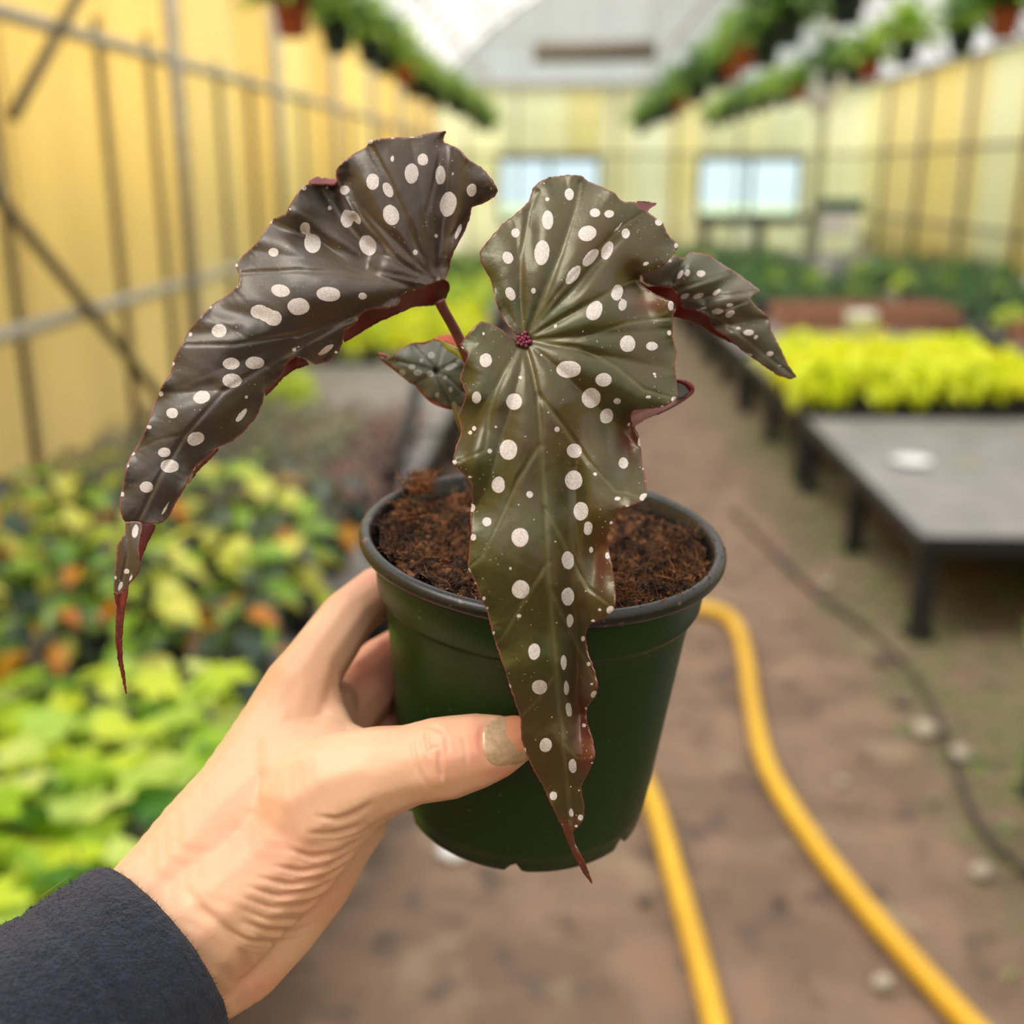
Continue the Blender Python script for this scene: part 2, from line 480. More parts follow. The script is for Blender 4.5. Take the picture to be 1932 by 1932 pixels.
def sheet(name, outline, ctrl, mats, spots=(), veins=(), origin=None, sectors=None, amp=1.5, mid=None, ruffle=(0, 20, 60),
          step=4.0, thick=.00035, extra=None, smooth=1, redfn=None, label=None, jag=.8):
    """a thin curved leaf blade: outline and relief measured in the photo's scale, depth in mm along the view axis"""
    ol = smooth_poly(resample(outline, step), smooth)
    ol = ol + NR.uniform(-jag, jag, ol.shape)
    x0, y0 = ol.min(0); x1, y1 = ol.max(0)
    gx, gy = np.meshgrid(np.arange(x0, x1, step), np.arange(y0, y1, step * .87))
    gx = gx + (np.arange(gx.shape[0]) % 2)[:, None] * step * .5
    g = np.stack([gx.ravel(), gy.ravel()], 1); g += NR.uniform(-.12, .12, g.shape) * step
    g = g[inside(ol, g)]
    closed = np.vstack([ol, ol[:1]])
    d, _ = seg_dist_fast(g, closed)
    g = g[d > step * .55]
    pts = np.vstack([ol, g]); nb = len(ol)
    r = delaunay_2d_cdt([Vector(p) for p in pts], [(i, (i + 1) % nb) for i in range(nb)], [], 1, 1e-4)
    v2 = np.array([tuple(p) for p in r[0]]); tris = [tuple(f) for f in r[2] if len(f) == 3]
    n = len(v2)
    de, arc = seg_dist_fast(v2, closed)
    z = tps(ctrl, v2)                                      # mm of depth
    if origin is not None and sectors is not None:
        q = v2 - np.array(origin, float)
        if mid is not None:                                # straighten the midrib
            my = np.array(mid, float); off = np.interp(v2[:, 1], my[:, 1], my[:, 0] - origin[0], left=0)
            q[:, 0] -= np.where(v2[:, 1] > origin[1], off, 0)
        ang = np.degrees(np.arctan2(q[:, 1], q[:, 0])) % 360
        rr = np.linalg.norm(q, axis=1)
        S = sorted([a % 360 for a in sectors]); S2 = np.array([S[-1] - 360] + S + [S[0] + 360])
        k = np.clip(np.searchsorted(S2, ang, side='right') - 1, 0, len(S2) - 2)
        u = (ang - S2[k]) / (S2[k + 1] - S2[k]); wid = np.minimum(S2[k + 1] - S2[k], 40) / 35
        z -= amp * wid * np.sin(math.pi * u) * np.clip(rr / 130, 0, 1)
    veinf = np.zeros(n)
    for line, wd, depth in veins:
        dv, av = seg_dist_fast(v2, np.array(line, float))
        tot = max(av.max(), 1); taper = wd * (1 - .55 * av / tot)
        e = np.exp(-(dv / taper) ** 2)
        z += depth * e; veinf = np.maximum(veinf, e)
    ra, rl, rf = ruffle
    if ra: z += ra * np.exp(-de / rl) * (np.sin(arc / rf * 2 * math.pi) + .6 * np.sin(arc / rf * 4.7 + 1.3))
    if extra is not None: z += extra(v2)
    z += .05 * np.sin(v2[:, 0] * .13 + 2 * np.sin(v2[:, 1] * .05)) * np.sin(v2[:, 1] * .11 + v2[:, 0] * .02)
    sp = np.full(n, -9.0)
    for s_ in spots:
        cx, cy, a, b = s_[:4]; rot = math.radians(s_[4]) if len(s_) > 4 else 0
        dx, dy = v2[:, 0] - cx, v2[:, 1] - cy
        m = (abs(dx) < 90) & (abs(dy) < 90)
        ex = (dx * math.cos(rot) + dy * math.sin(rot)) / a; ey = (-dx * math.sin(rot) + dy * math.cos(rot)) / b
        f = (1 - np.sqrt(ex ** 2 + ey ** 2)) * min(a, b)
        sp = np.where(m, np.maximum(sp, f), sp)
    W = P(v2[:, 0], v2[:, 1], z * .001)
    back = W + FW * thick
    V = np.vstack([W, back]) - ROOT
    fs, fm = [], []
    for a, b, c in tris:
        nrm = np.cross(W[b] - W[a], W[c] - W[a])
        if nrm @ FW > 0: a, b, c = a, c, b
        fs.append((a, b, c)); fm.append(0); fs.append((n + a, n + c, n + b)); fm.append(1)
    cnt = {}
    for a, b, c in tris:
        for e in ((a, b), (b, c), (c, a)): cnt[tuple(sorted(e))] = cnt.get(tuple(sorted(e)), 0) + 1
    for (a, b), k_ in cnt.items():
        if k_ == 1: fs.append((a, b, n + b, n + a)); fm.append(1)
    at = {'spot': np.concatenate([sp, np.full(n, -9.)]), 'vein': np.concatenate([veinf, veinf]), 'edge': np.concatenate([de, de])}
    if redfn is not None:
        rv = redfn(v2[:, 0], v2[:, 1]); at['red'] = np.concatenate([rv, rv])
    o = obj(name, mesh(name, V, fs, mats, True, fm, at), plant)
    if label: o['label'] = label
    return o

def seg_dist_fast(q, L):
    L = np.asarray(L, float); a = L[:-1]; ab = L[1:] - a; l2 = (ab ** 2).sum(1) + 1e-9
    acc = np.concatenate([[0], np.cumsum(np.sqrt(l2))])[:-1]
    best = np.empty(len(q)); arc = np.empty(len(q))
    for i in range(0, len(q), 4000):
        q_ = q[i:i + 4000]
        t_ = np.clip(((q_[:, None] - a[None]) * ab[None]).sum(-1) / l2, 0, 1)
        dd = np.linalg.norm(q_[:, None] - (a[None] + t_[..., None] * ab[None]), axis=-1)
        k = dd.argmin(1); best[i:i + 4000] = dd[np.arange(len(q_)), k]
        arc[i:i + 4000] = acc[k] + t_[np.arange(len(q_)), k] * np.sqrt(l2)[k]
    return best, arc

def m_begonia(name, base, base2, veinc, rough=.36, sheen=.25, silver=(.72, .65, .64), grain=0.15, tint=(1, .95, .85)):
    t = NT(name)
    co = t.coord()
    n1 = t.noise(38, 3, .5, co); n2 = t.noise(900, 2, .6, co); n3 = t.noise(2600, 2, .5, co)
    c = t.mix(t.maprange(n1, .35, .7), base, base2)
    c = t.mix(t.math('MULTIPLY', t.maprange(n2, .3, .7), grain), c, tuple(q * .4 for q in base))
    c = t.mix(t.math('MULTIPLY', t.attr('vein'), .45), c, veinc)
    # red margin, irregular
    e = t.math('ADD', t.attr('edge'), t.math('MULTIPLY', t.noise(220, 2, .5, co), -3.0))
    c = t.mix(t.maprange(e, 1.6, .2), c, (.17, .03, .025))
    c = t.mix(t.math('MULTIPLY', t.attr('red'), .85), c, (.12, .010, .010))
    # fine silver flecks
    vo = t.nd('TexVoronoi'); vo.inputs['Scale'].default_value = 620; vo.inputs['Randomness'].default_value = 1
    t.l.new(co, vo.inputs['Vector'])
    fl = t.math('MULTIPLY', t.maprange(vo.outputs['Distance'], .16, .08), t.maprange(t.noise(95, 3, .6, co), .46, .62))
    c = t.mix(t.math('MULTIPLY', fl, .55), c, (.55, .52, .42))
    # the silver spots
    s_ = t.math('ADD', t.attr('spot'), t.math('MULTIPLY', t.math('SUBTRACT', t.noise(420, 2, .6, co), .5), 3.2))
    sf = t.maprange(s_, -.35, .55)
    sc = t.mix(t.maprange(n3, .38, .62), silver, tuple(q * .74 for q in silver))
    c = t.mix(sf, c, sc)
    ro = t.math('ADD', t.math('MULTIPLY', sf, .28), rough)
    h = t.math('ADD', t.math('MULTIPLY', n2, .5), t.math('MULTIPLY', sf, .6))
    b = t.bsdf(c, ro, t.bump(h, .35, .0003), out=False, Sheen_Weight=sheen, Sheen_Roughness=.5, Specular_IOR_Level=.75, Specular_Tint=(*tint, 1), Sheen_Tint=(*tint, 1))
    t.mixsh(.06, b, t.transl((.30, .06, .03)))
    return t.m

RED = NT('crimson_leaf_underside')
_c = RED.mix(RED.maprange(RED.noise(160, 3), .35, .65), (.20, .012, .018), (.12, .010, .012))
_b = RED.bsdf(_c, .42, out=False)
RED.mixsh(.22, _b, RED.transl((.5, .03, .03)))
RED = RED.m
TOPG = m_begonia('olive_begonia_leaf', (.036, .038, .008), (.052, .024, .004), (.16, .14, .06), .34, .12, tint=(1.0, .97, .74))
TOPD = m_begonia('dark_begonia_leaf', (.026, .020, .016), (.036, .015, .007), (.08, .055, .04), .38, .35)
TOPS = m_begonia('grey_green_begonia_leaf', (.055, .06, .035), (.06, .045, .025), (.14, .13, .09), .40, .3)

c2 = lambda x, y: (820 + .3623 * x, 300 + .3623 * y)
c3 = lambda x, y: (640 + .4452 * x, 840 + .4452 * y)
c1 = lambda x, y: (200 + .3934 * x, 220 + .3934 * y)
def S(fn, k, L):
    out = []
    for s_ in L:
        x, y = fn(s_[0], s_[1]); b = s_[3] if len(s_) > 3 else s_[2]
        out.append((x, y, s_[2] * k, b * k) + tuple(s_[4:5]))
    return out

main_out = [(1037,334),(1070,330),(1099,331),(1106,340),(1139,354),(1162,365),(1170,378),(1182,381),(1200,380),(1204,389),(1229,405),(1251,420),(1258,441),(1282,463),(1273,477),(1251,503),(1226,515),(1208,519),(1206,532),(1222,546),(1247,561),(1271,570),(1271,586),(1269,612),(1269,637),(1278,666),(1273,684),(1276,717),(1280,749),(1255,767),(1222,771),(1193,775),(1190,793),(1204,818),(1209,843),(1213,880),(1220,909),(1222,934),(1211,947),(1186,956),(1166,961),(1168,965),(1159,987),(1145,1011),(1150,1040),(1156,1071),(1162,1125),(1159,1152),(1139,1167),(1112,1178),(1105,1201),(1110,1232),(1123,1267),(1129,1294),(1125,1312),(1107,1336),(1107,1361),(1119,1396),(1124,1428),(1112,1454),(1096,1485),(1103,1521),(1101,1548),(1090,1561),(1081,1570),(1085,1592),(1103,1624),(1119,1668),(1116,1668),(1099,1646),(1078,1606),(1061,1561),(1041,1521),(1025,1485),(1005,1450),(992,1423),(983,1392),(982,1356),(972,1325),(961,1294),(954,1267),(938,1223),(927,1187),(920,1156),(907,1125),(894,1094),(882,1071),(885,1036),(889,1005),(887,975),(891,938),(887,909),(867,887),(853,872),(860,843),(871,814),(863,785),(876,756),(878,738),(867,713),(876,688),(883,670),(867,651),(885,626),(907,606),(932,612),(954,627),(972,641),(984,648),(980,638),(969,626),(950,606),(941,586),(932,554),(925,525),(907,496),(905,474),(925,449),(947,423),(976,401),(998,380),(1005,354),(1019,342)]
main_spots = S(c2, .3623, [(702,183,24,33),(588,318,30,50),(558,488,40,66,5),(422,384,22,25),(381,514,28,33,-20),(395,702,25,36,-30),(515,687,13,15),(836,280,27,22),(908,285,26,20),(795,388,48,40,-20),(995,388,22,27),(958,355,32,6,-50),(899,476,28,50,22),(812,514,27,56,42),(722,604,27,56,35),(1100,546,18,11,-15),(951,696,30,42,15),(979,760,22,32,10),(832,790,40,54,28),(1168,330,20,18),(1259,452,12,15),(1232,764,18,26),(629,870,8,12,25),(1222,906,12,14),(1005,962,40,44),(1132,975,31,23),(773,898,5,7),(845,950,7,7),(698,1095,64,45),(880,1150,42,36),(815,1244,50,52),(896,1339,34,40,20),(951,1261,20,17),(1112,1240,16,9),(1250,1253,18,18),(1145,1120,10,9),(1148,1134,10,8),(1110,1305,12,6),(1185,1290,9,7),(266,1048,32,37),(254,908,8,11),(447,1139,13,11),(414,1264,42,43),(219,1242,24,31),(205,1402,11,13),(184,1426,11,12),(320,1394,9,7),(473,1446,5,6),(638,1408,14,15),(591,1318,7,5),(384,1514,47,53),(287,1521,13,14),(728,1520,40,38),(983,1583,26,30),(1068,1477,12,25),(724,1673,46,50),(836,1640,11,9),(332,1697,35,43),(495,1748,18,18),(762,1835,39,49),(952,1769,17,11),(1090,1762,24,20,-30),(1000,1808,14,7),(272,1888,24,25),(103,1580,14,14),(195,1816,17,22),(800,1915,22,28),(587,209,11,11),(633,1727,5,5),(185,1655,14,7),(555,1020,6,5),(340,820,5,8),(140,985,12,10),(1012,1383,6,8),(1085,1615,6,7),(570,125,7,6),(330,365,8,7),(295,665,6,9),(118,1150,7,8),(130,1463,6,6),(610,1025,4,4),(350,1120,4,4)])
main_spots += S(c3, .4452, [(766,391,36,40),(568,391,13,15),(550,535,8,14),(1055,353,18,29,10),(1137,467,10,14),(1068,443,8,14),(969,488,26,39,-5),(725,522,8,6),(769,611,37,40),(969,641,27,39),(1045,617,7,4),(1150,700,17,19),(1103,697,8,8),(763,724,10,8),(978,743,14,29),(1076,744,9,6),(613,650,7,9),(628,690,6,6),(653,797,8,9),(826,875,26,35,5),(920,753,5,5),(951,920,13,33),(1057,927,9,10),(1033,820,9,12),(849,1026,33,31),(963,1028,12,31),(777,975,4,4),(722,1022,7,12),(752,1103,7,6),(1080,1056,14,18,30),(1071,1013,7,5),(1047,1115,7,7),(973,1120,13,31,-8),(900,1154,6,5),(1038,1187,9,8),(967,1217,5,5),(875,1270,26,30,15),(785,1293,8,12),(990,1360,17,30,-5),(1072,1345,7,7),(907,1487,17,19),(983,1447,4,4),(1015,1463,5,5),(983,1557,10,20,-8),(1023,1578,12,13),(945,1608,5,5),(1005,1615,8,6),(1008,1700,5,12,-30),(1155,330,9,9),(578,585,6,7),(688,915,4,5),(760,250,5,5),(918,408,6,5),(828,315,5,5)])
MID = [(988,641),(1005,700),(1018,780),(1024,860),(1030,1000),(1037,1100),(1048,1250),(1062,1400),(1077,1540),(1090,1610),(1117,1668)]
main_veins = [([(988,641),(998,680),(1012,740),(1018,800),(1024,900),(1030,1000),(1037,1100),(1048,1250),(1062,1400),(1077,1540),(1090,1600)], 6.5, .75),
  ([(988,641),(982,560),(984,480),(998,400),(1015,360)], 5, .45), ([(990,641),(1030,560),(1062,470),(1085,390),(1095,345)], 5.5, .5),
  ([(990,641),(1050,555),(1110,490),(1170,430),(1215,400)], 4.5, .35), ([(992,641),(1080,590),(1170,540),(1225,516)], 4.5, .4),
  ([(992,641),(1090,640),(1180,610),(1262,600)], 4.5, .4), ([(992,643),(1090,655),(1160,690),(1215,735),(1275,752)], 5, .5),
  ([(1016,745),(1060,800),(1110,870),(1160,925),(1215,940)], 5, .5), ([(988,643),(950,700),(925,770),(915,850),(860,872)], 4.5, .4),
  ([(1018,840),(980,900),(945,980),(910,1050),(885,1070)], 4.5, .35), ([(1028,960),(1070,1040),(1110,1110),(1158,1148)], 4.5, .4),
  ([(1038,1110),(1070,1180),(1100,1240),(1126,1295)], 3.5, .3), ([(1034,1060),(990,1130),(950,1200),(935,1215)], 3.5, .25),
  ([(1050,1270),(1015,1320),(985,1350)], 3.5, .25), ([(1062,1400),(1090,1430),(1120,1428)], 3, .2)]
main_ctrl = [(988,641,285),(1040,400,292),(1065,335,298),(905,480,291),(1000,470,288),(1100,500,286),(1200,400,294),(1282,463,297),(1160,560,287),(1215,520,293),(1206,530,296),(1271,575,290),
  (1180,640,286),(1270,660,291),(1278,749,288),(1100,700,282),(1200,770,286),(1190,795,290),(1150,860,282),(1215,900,286),(1220,938,280),(1100,850,280),(1060,780,279),(1012,740,279),
  (870,640,285),(900,700,281),(868,720,284),(878,750,281),(864,785,286),(860,870,278),(930,850,277),(1024,860,277),(1075,930,278.5),(1130,960,278),(1030,1000,275),(960,1000,275),(888,940,280),(885,1050,276.5),
  (1150,1040,281),(1100,1040,278),(1160,1120,277),(1155,1155,276),(1105,1200,281),(1037,1110,275),(960,1110,275.5),(905,1120,278),(1048,1250,278.5),(990,1260,278.5),(940,1225,281),(1090,1250,282),(1128,1295,280),
  (1062,1400,285),(1015,1400,285),(983,1390,287),(985,1330,283),(1108,1350,289),(1122,1425,285),(1095,1485,291),(1060,1500,290),(1077,1560,293),(1103,1540,294),(1090,1610,296),(1117,1668,300),(1025,1485,291)]
def main_extra(q):
    x, y = q[:, 0], q[:, 1]
    # broad folds right of the midrib; rolled pleats at the margins
    e = 2.6 * np.exp(-(((x - (1075 + (y - 900) * .02)) / 26) ** 2)) * np.clip((y - 760) / 120, 0, 1) * np.clip((1500 - y) / 200, 0, 1)
    e += 3.0 * np.exp(-((x - 1180) / 22) ** 2 - ((y - 850) / 55) ** 2)
    e += 2.2 * np.exp(-((x - 1120) / 18) ** 2 - ((y - 1060) / 60) ** 2)
    e += 1.8 * np.exp(-((x - 1215) / 30) ** 2 - ((y - 590) / 22) ** 2)
    e -= 1.8 * np.exp(-((x - 900) / 20) ** 2 - ((y - 850) / 80) ** 2)
    e += 1.6 * np.exp(-((x - 1090) / 16) ** 2 - ((y - 1290) / 60) ** 2) + 1.5 * np.exp(-((x - 1000) / 16) ** 2 - ((y - 440) / 60) ** 2)
    e += 1.6 * np.exp(-((x - 1120 - (500 - y) * .7) / 15) ** 2 - ((y - 500) / 60) ** 2)
    # the blade is bent along its midrib and rolls back towards the right margin
    dx = x - np.interp(y, [641, 780, 1000, 1250, 1400, 1668], [988, 1018, 1030, 1048, 1062, 1117])
    k_ = np.clip((y - 680) / 100, 0, 1) * np.clip((1640 - y) / 200, 0, 1)
    wd_r = np.interp(y, [700, 900, 1150, 1400, 1640], [90, 62, 50, 32, 12])
    right = np.where(dx < wd_r, dx / wd_r, np.maximum(1 - (dx - wd_r) / (wd_r * 1.3), -.3))
    e += k_ * np.where(dx > 0, right * np.interp(y, [700, 1150, 1640], [2.6, 3.2, 1.0]), np.minimum(-dx, 70) * .022)
    return e
def main_red(x, y):
    def s_(v, a, b): return np.clip((v - a) / (b - a), 0, 1) ** 2 * (3 - 2 * np.clip((v - a) / (b - a), 0, 1))
    def g_(cx, cy, rx, ry): return np.exp(-((x - cx) / rx) ** 2 - ((y - cy) / ry) ** 2)
    mid_ = np.interp(y, [641, 780, 1000, 1250, 1400, 1668], [988, 1018, 1030, 1048, 1062, 1117])
    right = s_(y, 1150, 1420) * s_(x - mid_, 8, 40) * .8
    return np.clip(s_(y, 1510, 1595) + right + g_(1192, 822, 26, 30) + .9 * g_(1228, 572, 34, 20) + .7 * g_(1135, 1060, 16, 55), 0, 1)
leaf = sheet('leaf', main_out, main_ctrl, [TOPG, RED], main_spots, main_veins, (988, 641),
      [-94, -68, -46, -28, -4, 12, 48, 90, 112, 130, 240], 1.9, MID, (.55, 14, 70), step=4.0, extra=main_extra, redfn=main_red,
      label='long olive-brown front leaf hanging point down over the rim')
# pink knot where the stalk joins
kn = MB()
k0 = P(988, 641, .2842) - ROOT
for i in range(14):
    a = i * 2.4; r_ = .00055 * math.sqrt(i)
    o_ = k0 + RT * r_ * math.cos(a) * .8 + UP * r_ * math.sin(a)
    kn.tube([o_ + FW * .0012, o_ - FW * .0001, o_ - FW * (.0003 + .0002 * R.random())], [.0008, .0006, .0002], 6)
PINK = m_plain('pink_leaf_knot', (.26, .03, .07), .5, .6, 900)
ko = kn.build('leaf_knot', PINK, leaf); ko['label'] = 'crimson knot at the leaf base'

def flap(name, outline, ctrl, mats, parent, **kw):
    kw.setdefault('step', 4.0)
    o = sheet(name, outline, ctrl, mats, **kw); o.parent = parent
    return o
# curls of the front leaf that show its underside
flap('leaf_curl', [(1200,380),(1203,388),(1214,398),(1222,399),(1228,391),(1241,384),(1233,382),(1222,380),(1208,380)],
     [(1203,388,296.5),(1222,399,297),(1241,384,299),(1205,380,298.5),(1222,385,300)], [RED, TOPG], leaf, step=3)

left_out = [(843,246),(836,262),(838,269),(848,273),(865,279),(885,301),(912,318),(928,338),(940,358),(934,371),(908,385),(890,391),(887,409),(877,436),(861,464),(851,488),(847,511),(841,527),(829,531),(812,535),(794,545),(770,548),(757,558),(751,576),(735,582),(704,583),(686,588),(676,600),(668,613),(650,623),(646,645),(639,665),(617,684),(593,688),(578,678),(558,672),(542,684),(536,698),(530,710),(511,727),(500,735),(495,759),(483,787),(460,814),(436,834),(408,844),(389,865),(365,885),(355,905),(346,924),(330,952),(318,975),(307,986),(275,989),(262,986),(245,986),(233,984),(226,963),(226,940),(233,912),(238,875),(251,853),(269,822),(283,787),(292,759),(306,727),(322,704),(326,680),(346,645),(357,621),(377,598),(401,574),(432,554),(450,537),(452,519),(442,501),(460,480),(487,456),(507,425),(515,413),(538,405),(550,381),(566,358),(580,347),(605,349),(628,349),(637,346),(634,335),(633,322),(645,307),(668,289),(690,279),(696,265),(723,261),(751,259),(778,259),(810,251)]
left_spots = S(c1, .3934, [(1520,206,26,30),(1465,273,33,48),(1373,203,10,16),(1279,312,31,39),(1352,351,22,38,-25),(1604,280,25,45),(1641,420,39,60,10),(1753,353,24,32,10),(1367,472,38,50,-20),(1256,617,40,50,-20),(1583,572,10,12),(1484,651,13,15),(1145,353,25,22),(1073,437,11,12),(1157,490,31,44),(1200,485,16,38,-35),(955,535,25,29),(970,570,12,22),(990,608,40,46,-10),(803,651,24,21),(1690,550,11,38,22),(625,712,11,10),(837,835,45,30,12),(923,911,53,41),(1067,852,58,36,5),(1231,861,21,17),(735,936,43,34),(802,967,41,38),(768,950,40,34),(543,1027,36,33),(600,1185,41,28),(714,1181,46,30),(604,1267,47,34),(459,1345,42,31,-10),(317,1422,29,25),(430,1545,43,32,-25),(903,1117,12,9),(922,1104,11,5),(280,1611,30,23),(305,1677,44,33),(195,1777,33,27),(1055,1118,45,14,-35),(650,1432,40,14,-50),(672,1345,9,9),(265,1330,12,14),(405,1045,8,10),(502,915,9,9),(320,1185,10,10),(207,1490,15,10),(128,1617,13,8),(105,1675,7,8),(78,1812,11,14),(1266,120,14,12),(790,500,10,15),(950,343,12,12),(883,440,5,10),(285,1880,7,38,30),(1105,1130,10,8),(1060,340,8,8),(1662,275,6,9),(630,818,6,7),(1375,105,12,6),(1465,97,14,6),(485,1500,5,4),(1130,230,10,6),(1660,213,4,6)])
left_veins = [([(822,532),(790,500),(770,420),(735,340),(700,275)], 6, .5), ([(822,532),(812,470),(806,400),(825,320),(835,262)], 5, .45),
  ([(820,533),(760,500),(700,430),(655,370),(637,345)], 6, .6), ([(800,545),(740,530),(660,500),(600,450),(520,415)], 5, .5),
  ([(790,546),(730,527),(640,514),(560,510),(455,515)], 6, .6), ([(760,570),(660,600),(560,632),(440,650),(350,650)], 5.5, .5),
  ([(660,602),(590,640),(500,690),(420,740),(350,820),(300,900),(262,980)], 6, .5), ([(560,632),(470,640),(400,600)], 3.5, .25),
  ([(822,532),(850,450),(900,385),(938,362)], 5, .4), ([(430,735),(380,740),(300,740)], 3.5, .25), ([(500,690),(520,700),(540,690)], 3, .2), ([(350,820),(300,830),(255,850)], 3, .2)]
left_ctrl = [(822,532,300),(843,250,300),(770,258,299),(696,268,298),(640,320,300),(638,347,302),(585,350,296),(515,415,297),(445,503,298),(452,537,296),(540,460,294),(600,430,297),(560,400,293),
  (690,350,297),(740,430,296),(800,350,298),(870,300,297),(938,360,295),(888,400,300),(850,480,301),(700,470,297),(640,510,292),(560,515,291),(730,530,294),(650,560,291),(750,575,295),(672,605,294),(640,660,297),(600,685,298),(560,640,293),
  (540,690,297),(450,640,290),(350,650,292),(500,735,296),(430,720,290),(320,710,291),(480,785,295),(380,800,288),(270,830,290),(400,848,292),(310,900,288),(230,920,288),(340,930,290),(250,985,288),(300,985,290)]
def left_extra(q):
    x, y = q[:, 0], q[:, 1]
    # two deep folds in the upper half, and the sharp overlap below the curl
    def band(a, b, w_, am):
        d, s_ = seg_dist_fast(q, np.array([a, b], float)); return am * np.exp(-(d / w_) ** 2)
    e = band((510, 418), (690, 500), 20, 4.2) + band((600, 360), (700, 470), 20, 3.8) + band((842, 280), (830, 500), 22, 2.2)
    e += band((640, 330), (665, 400), 9, -1.8) + band((400, 585), (490, 600), 18, 1.4) + band((300, 755), (400, 730), 16, 1.3) + band((360, 630), (450, 625), 14, .9)
    return e
leafl = sheet('leaf', left_out, left_ctrl, [TOPD, RED], left_spots, left_veins, (822, 532),
      [-100, -83, -60, -118, -135, -152, -170, 158, 146], 2.1, None, (.8, 12, 85), step=4.0, extra=left_extra,
      label='large dark purple-brown wing leaf arching down to the left')
flap('leaf_underside', [(841,527),(829,529),(812,535),(794,545),(770,548),(757,558),(751,576),(735,582),(704,583),(686,588),(676,600),(668,613),(650,623),(647,635),(648,647),(672,633),(711,609),(751,592),(782,578),(814,577),(829,573),(843,561),(849,543),(847,533)],
     [(845,530,301),(812,534,301),(751,575,296.5),(686,588,295.5),(650,623,296),(648,647,304),(711,609,306),(782,578,308),(845,552,306),(820,556,310)], [RED, TOPD], leafl)
flap('leaf_underside', [(584,688),(578,679),(558,672),(542,684),(536,698),(530,710),(511,727),(500,735),(500,748),(515,735),(534,713),(554,698)],
     [(578,679,298.5),(558,672,298),(536,698,298),(500,735,297.5),(500,748,302),(534,713,303),(560,696,303)], [RED, TOPD], leafl, step=3)
flap('leaf_underside', [(412,843),(389,865),(368,884),(356,903),(353,913),(360,908),(372,890),(395,868),(412,850)],
     [(412,843,293.5),(368,884,292.5),(356,903,291.5),(360,908,295),(395,868,296)], [RED, TOPD], leafl, step=3)
flap('leaf_curl', [(580,343),(601,332),(605,337),(613,335),(625,338),(637,337),(638,346),(628,349),(605,349),(583,347)],
     [(580,346,296.5),(637,346,300),(605,349,297),(601,332,301),(625,337,303)], [RED, TOPD], leafl, step=3)
# the twisted drip tip of the left leaf
TAIL = m_plain('dry_red_leaf_tip', (.17, .012, .016), .45, .5, 300)
flap('leaf_tip', [(236,984),(262,984),(270,988),(267,1005),(262,1030),(264,1062),(262,1080),(245,1100),(234,1118),(222,1124),(214,1117),(216,1079),(221,1028),(237,1005)],
     [(236,984,287.6),(268,986,287),(262,1040,285),(221,1040,287),(216,1100,288),(262,1075,285)], [TOPD, RED], leafl, step=3,
     spots=[(255,1003,6,13,8),(239,1078,5,5),(247,1090,2.5,8,25),(227,1106,4,10,20),(218,1090,2,4)], veins=[([(240,990),(240,1050),(226,1115)], 4, .4)])
flap('leaf_tip', [(266,989),(294,990),(291,1000),(279,1023),(270,1045),(265,1060),(258,1055),(262,1030),(267,1005)],
     [(266,989,287),(294,990,289.5),(279,1023,288),(262,1030,285.4),(263,1058,285.5)], [TAIL, RED], leafl, step=3)
flap('leaf_tip', [(214,1117),(222,1120),(234,1116),(242,1101),(241,1118),(234,1150),(232,1180),(230,1205),(231,1245),(236,1280),(239,1311),(236,1308),(230,1280),(222,1247),(217,1200),(220,1145)],
     [(214,1117,288),(242,1105,286.4),(220,1150,288.5),(234,1150,286.6),(225,1210,288),(239,1311,290)], [TAIL, RED], leafl, step=3,
     extra=lambda q: .8 * np.exp(-((q[:, 0] - 226) / 3) ** 2))

right_out = [(1302,474),(1309,475),(1338,481),(1360,496),(1383,510),(1387,512),(1414,532),(1435,548),(1424,556),(1414,563),(1429,579),(1452,601),(1454,622),(1472,655),(1487,688),(1504,711),(1498,714),(1490,715),(1468,708),(1443,691),(1414,670),(1385,648),(1363,630),(1345,619),(1334,597),(1322,590),(1305,583),(1286,579),(1280,554),(1266,541),(1240,539),(1215,534),(1205,500),(1230,480),(1273,481),(1291,487)]
right_spots = S(c2, .3623, [(1280,600,12,25,30),(1316,594,14,20,15),(1386,596,24,18),(1469,694,26,11,-38),(1373,713,33,13,-20),(1304,713,26,13,-25),(1472,793,32,15,-5),(1537,762,20,10,-10),(1539,806,28,14,-30),(1579,880,17,9),(1636,904,28,16,-5),(1672,928,14,9,-40),(1640,1020,20,7,20),(1745,1014,20,13,-15),(1798,1078,10,6),(1818,1092,8,5),(1390,780,28,6,-15),(1225,530,12,9)])
right_veins = [([(1215,560),(1270,520),(1300,480)], 5, .4), ([(1230,560),(1300,540),(1360,520),(1385,512)], 5, .5), ([(1260,565),(1340,560),(1400,555),(1433,548)], 5, .6), ([(1290,575),(1350,590),(1410,568)], 4, .6),
   ([(1290,577),(1360,600),(1420,650),(1470,690),(1500,711)], 4.5, .4), ([(1350,595),(1400,600),(1452,602)], 4, .5)]
right_ctrl = [(1215,530,310),(1240,490,309),(1302,474,311),(1291,490,308),(1270,530,309),(1345,485,313),(1330,530,309),(1385,512,314),(1380,545,309),(1435,548,315),(1412,563,309),(1290,578,313),(1345,580,310),(1400,600,310),(1452,600,313),(1345,619,314),(1380,630,310),(1450,650,313),(1414,670,314),(1504,711,317),(1465,700,315)]
def right_extra(q):
    def band(a, b, w_, am):
        d, s_ = seg_dist_fast(q, np.array([a, b], float)); return am * np.exp(-(d / w_) ** 2)
    return band((1300, 478), (1268, 530), 9, 1.8) + band((1392, 520), (1330, 565), 13, 1.8) + band((1440, 605), (1350, 615), 12, 1.6) - band((1383, 512), (1300, 545), 10, .8)
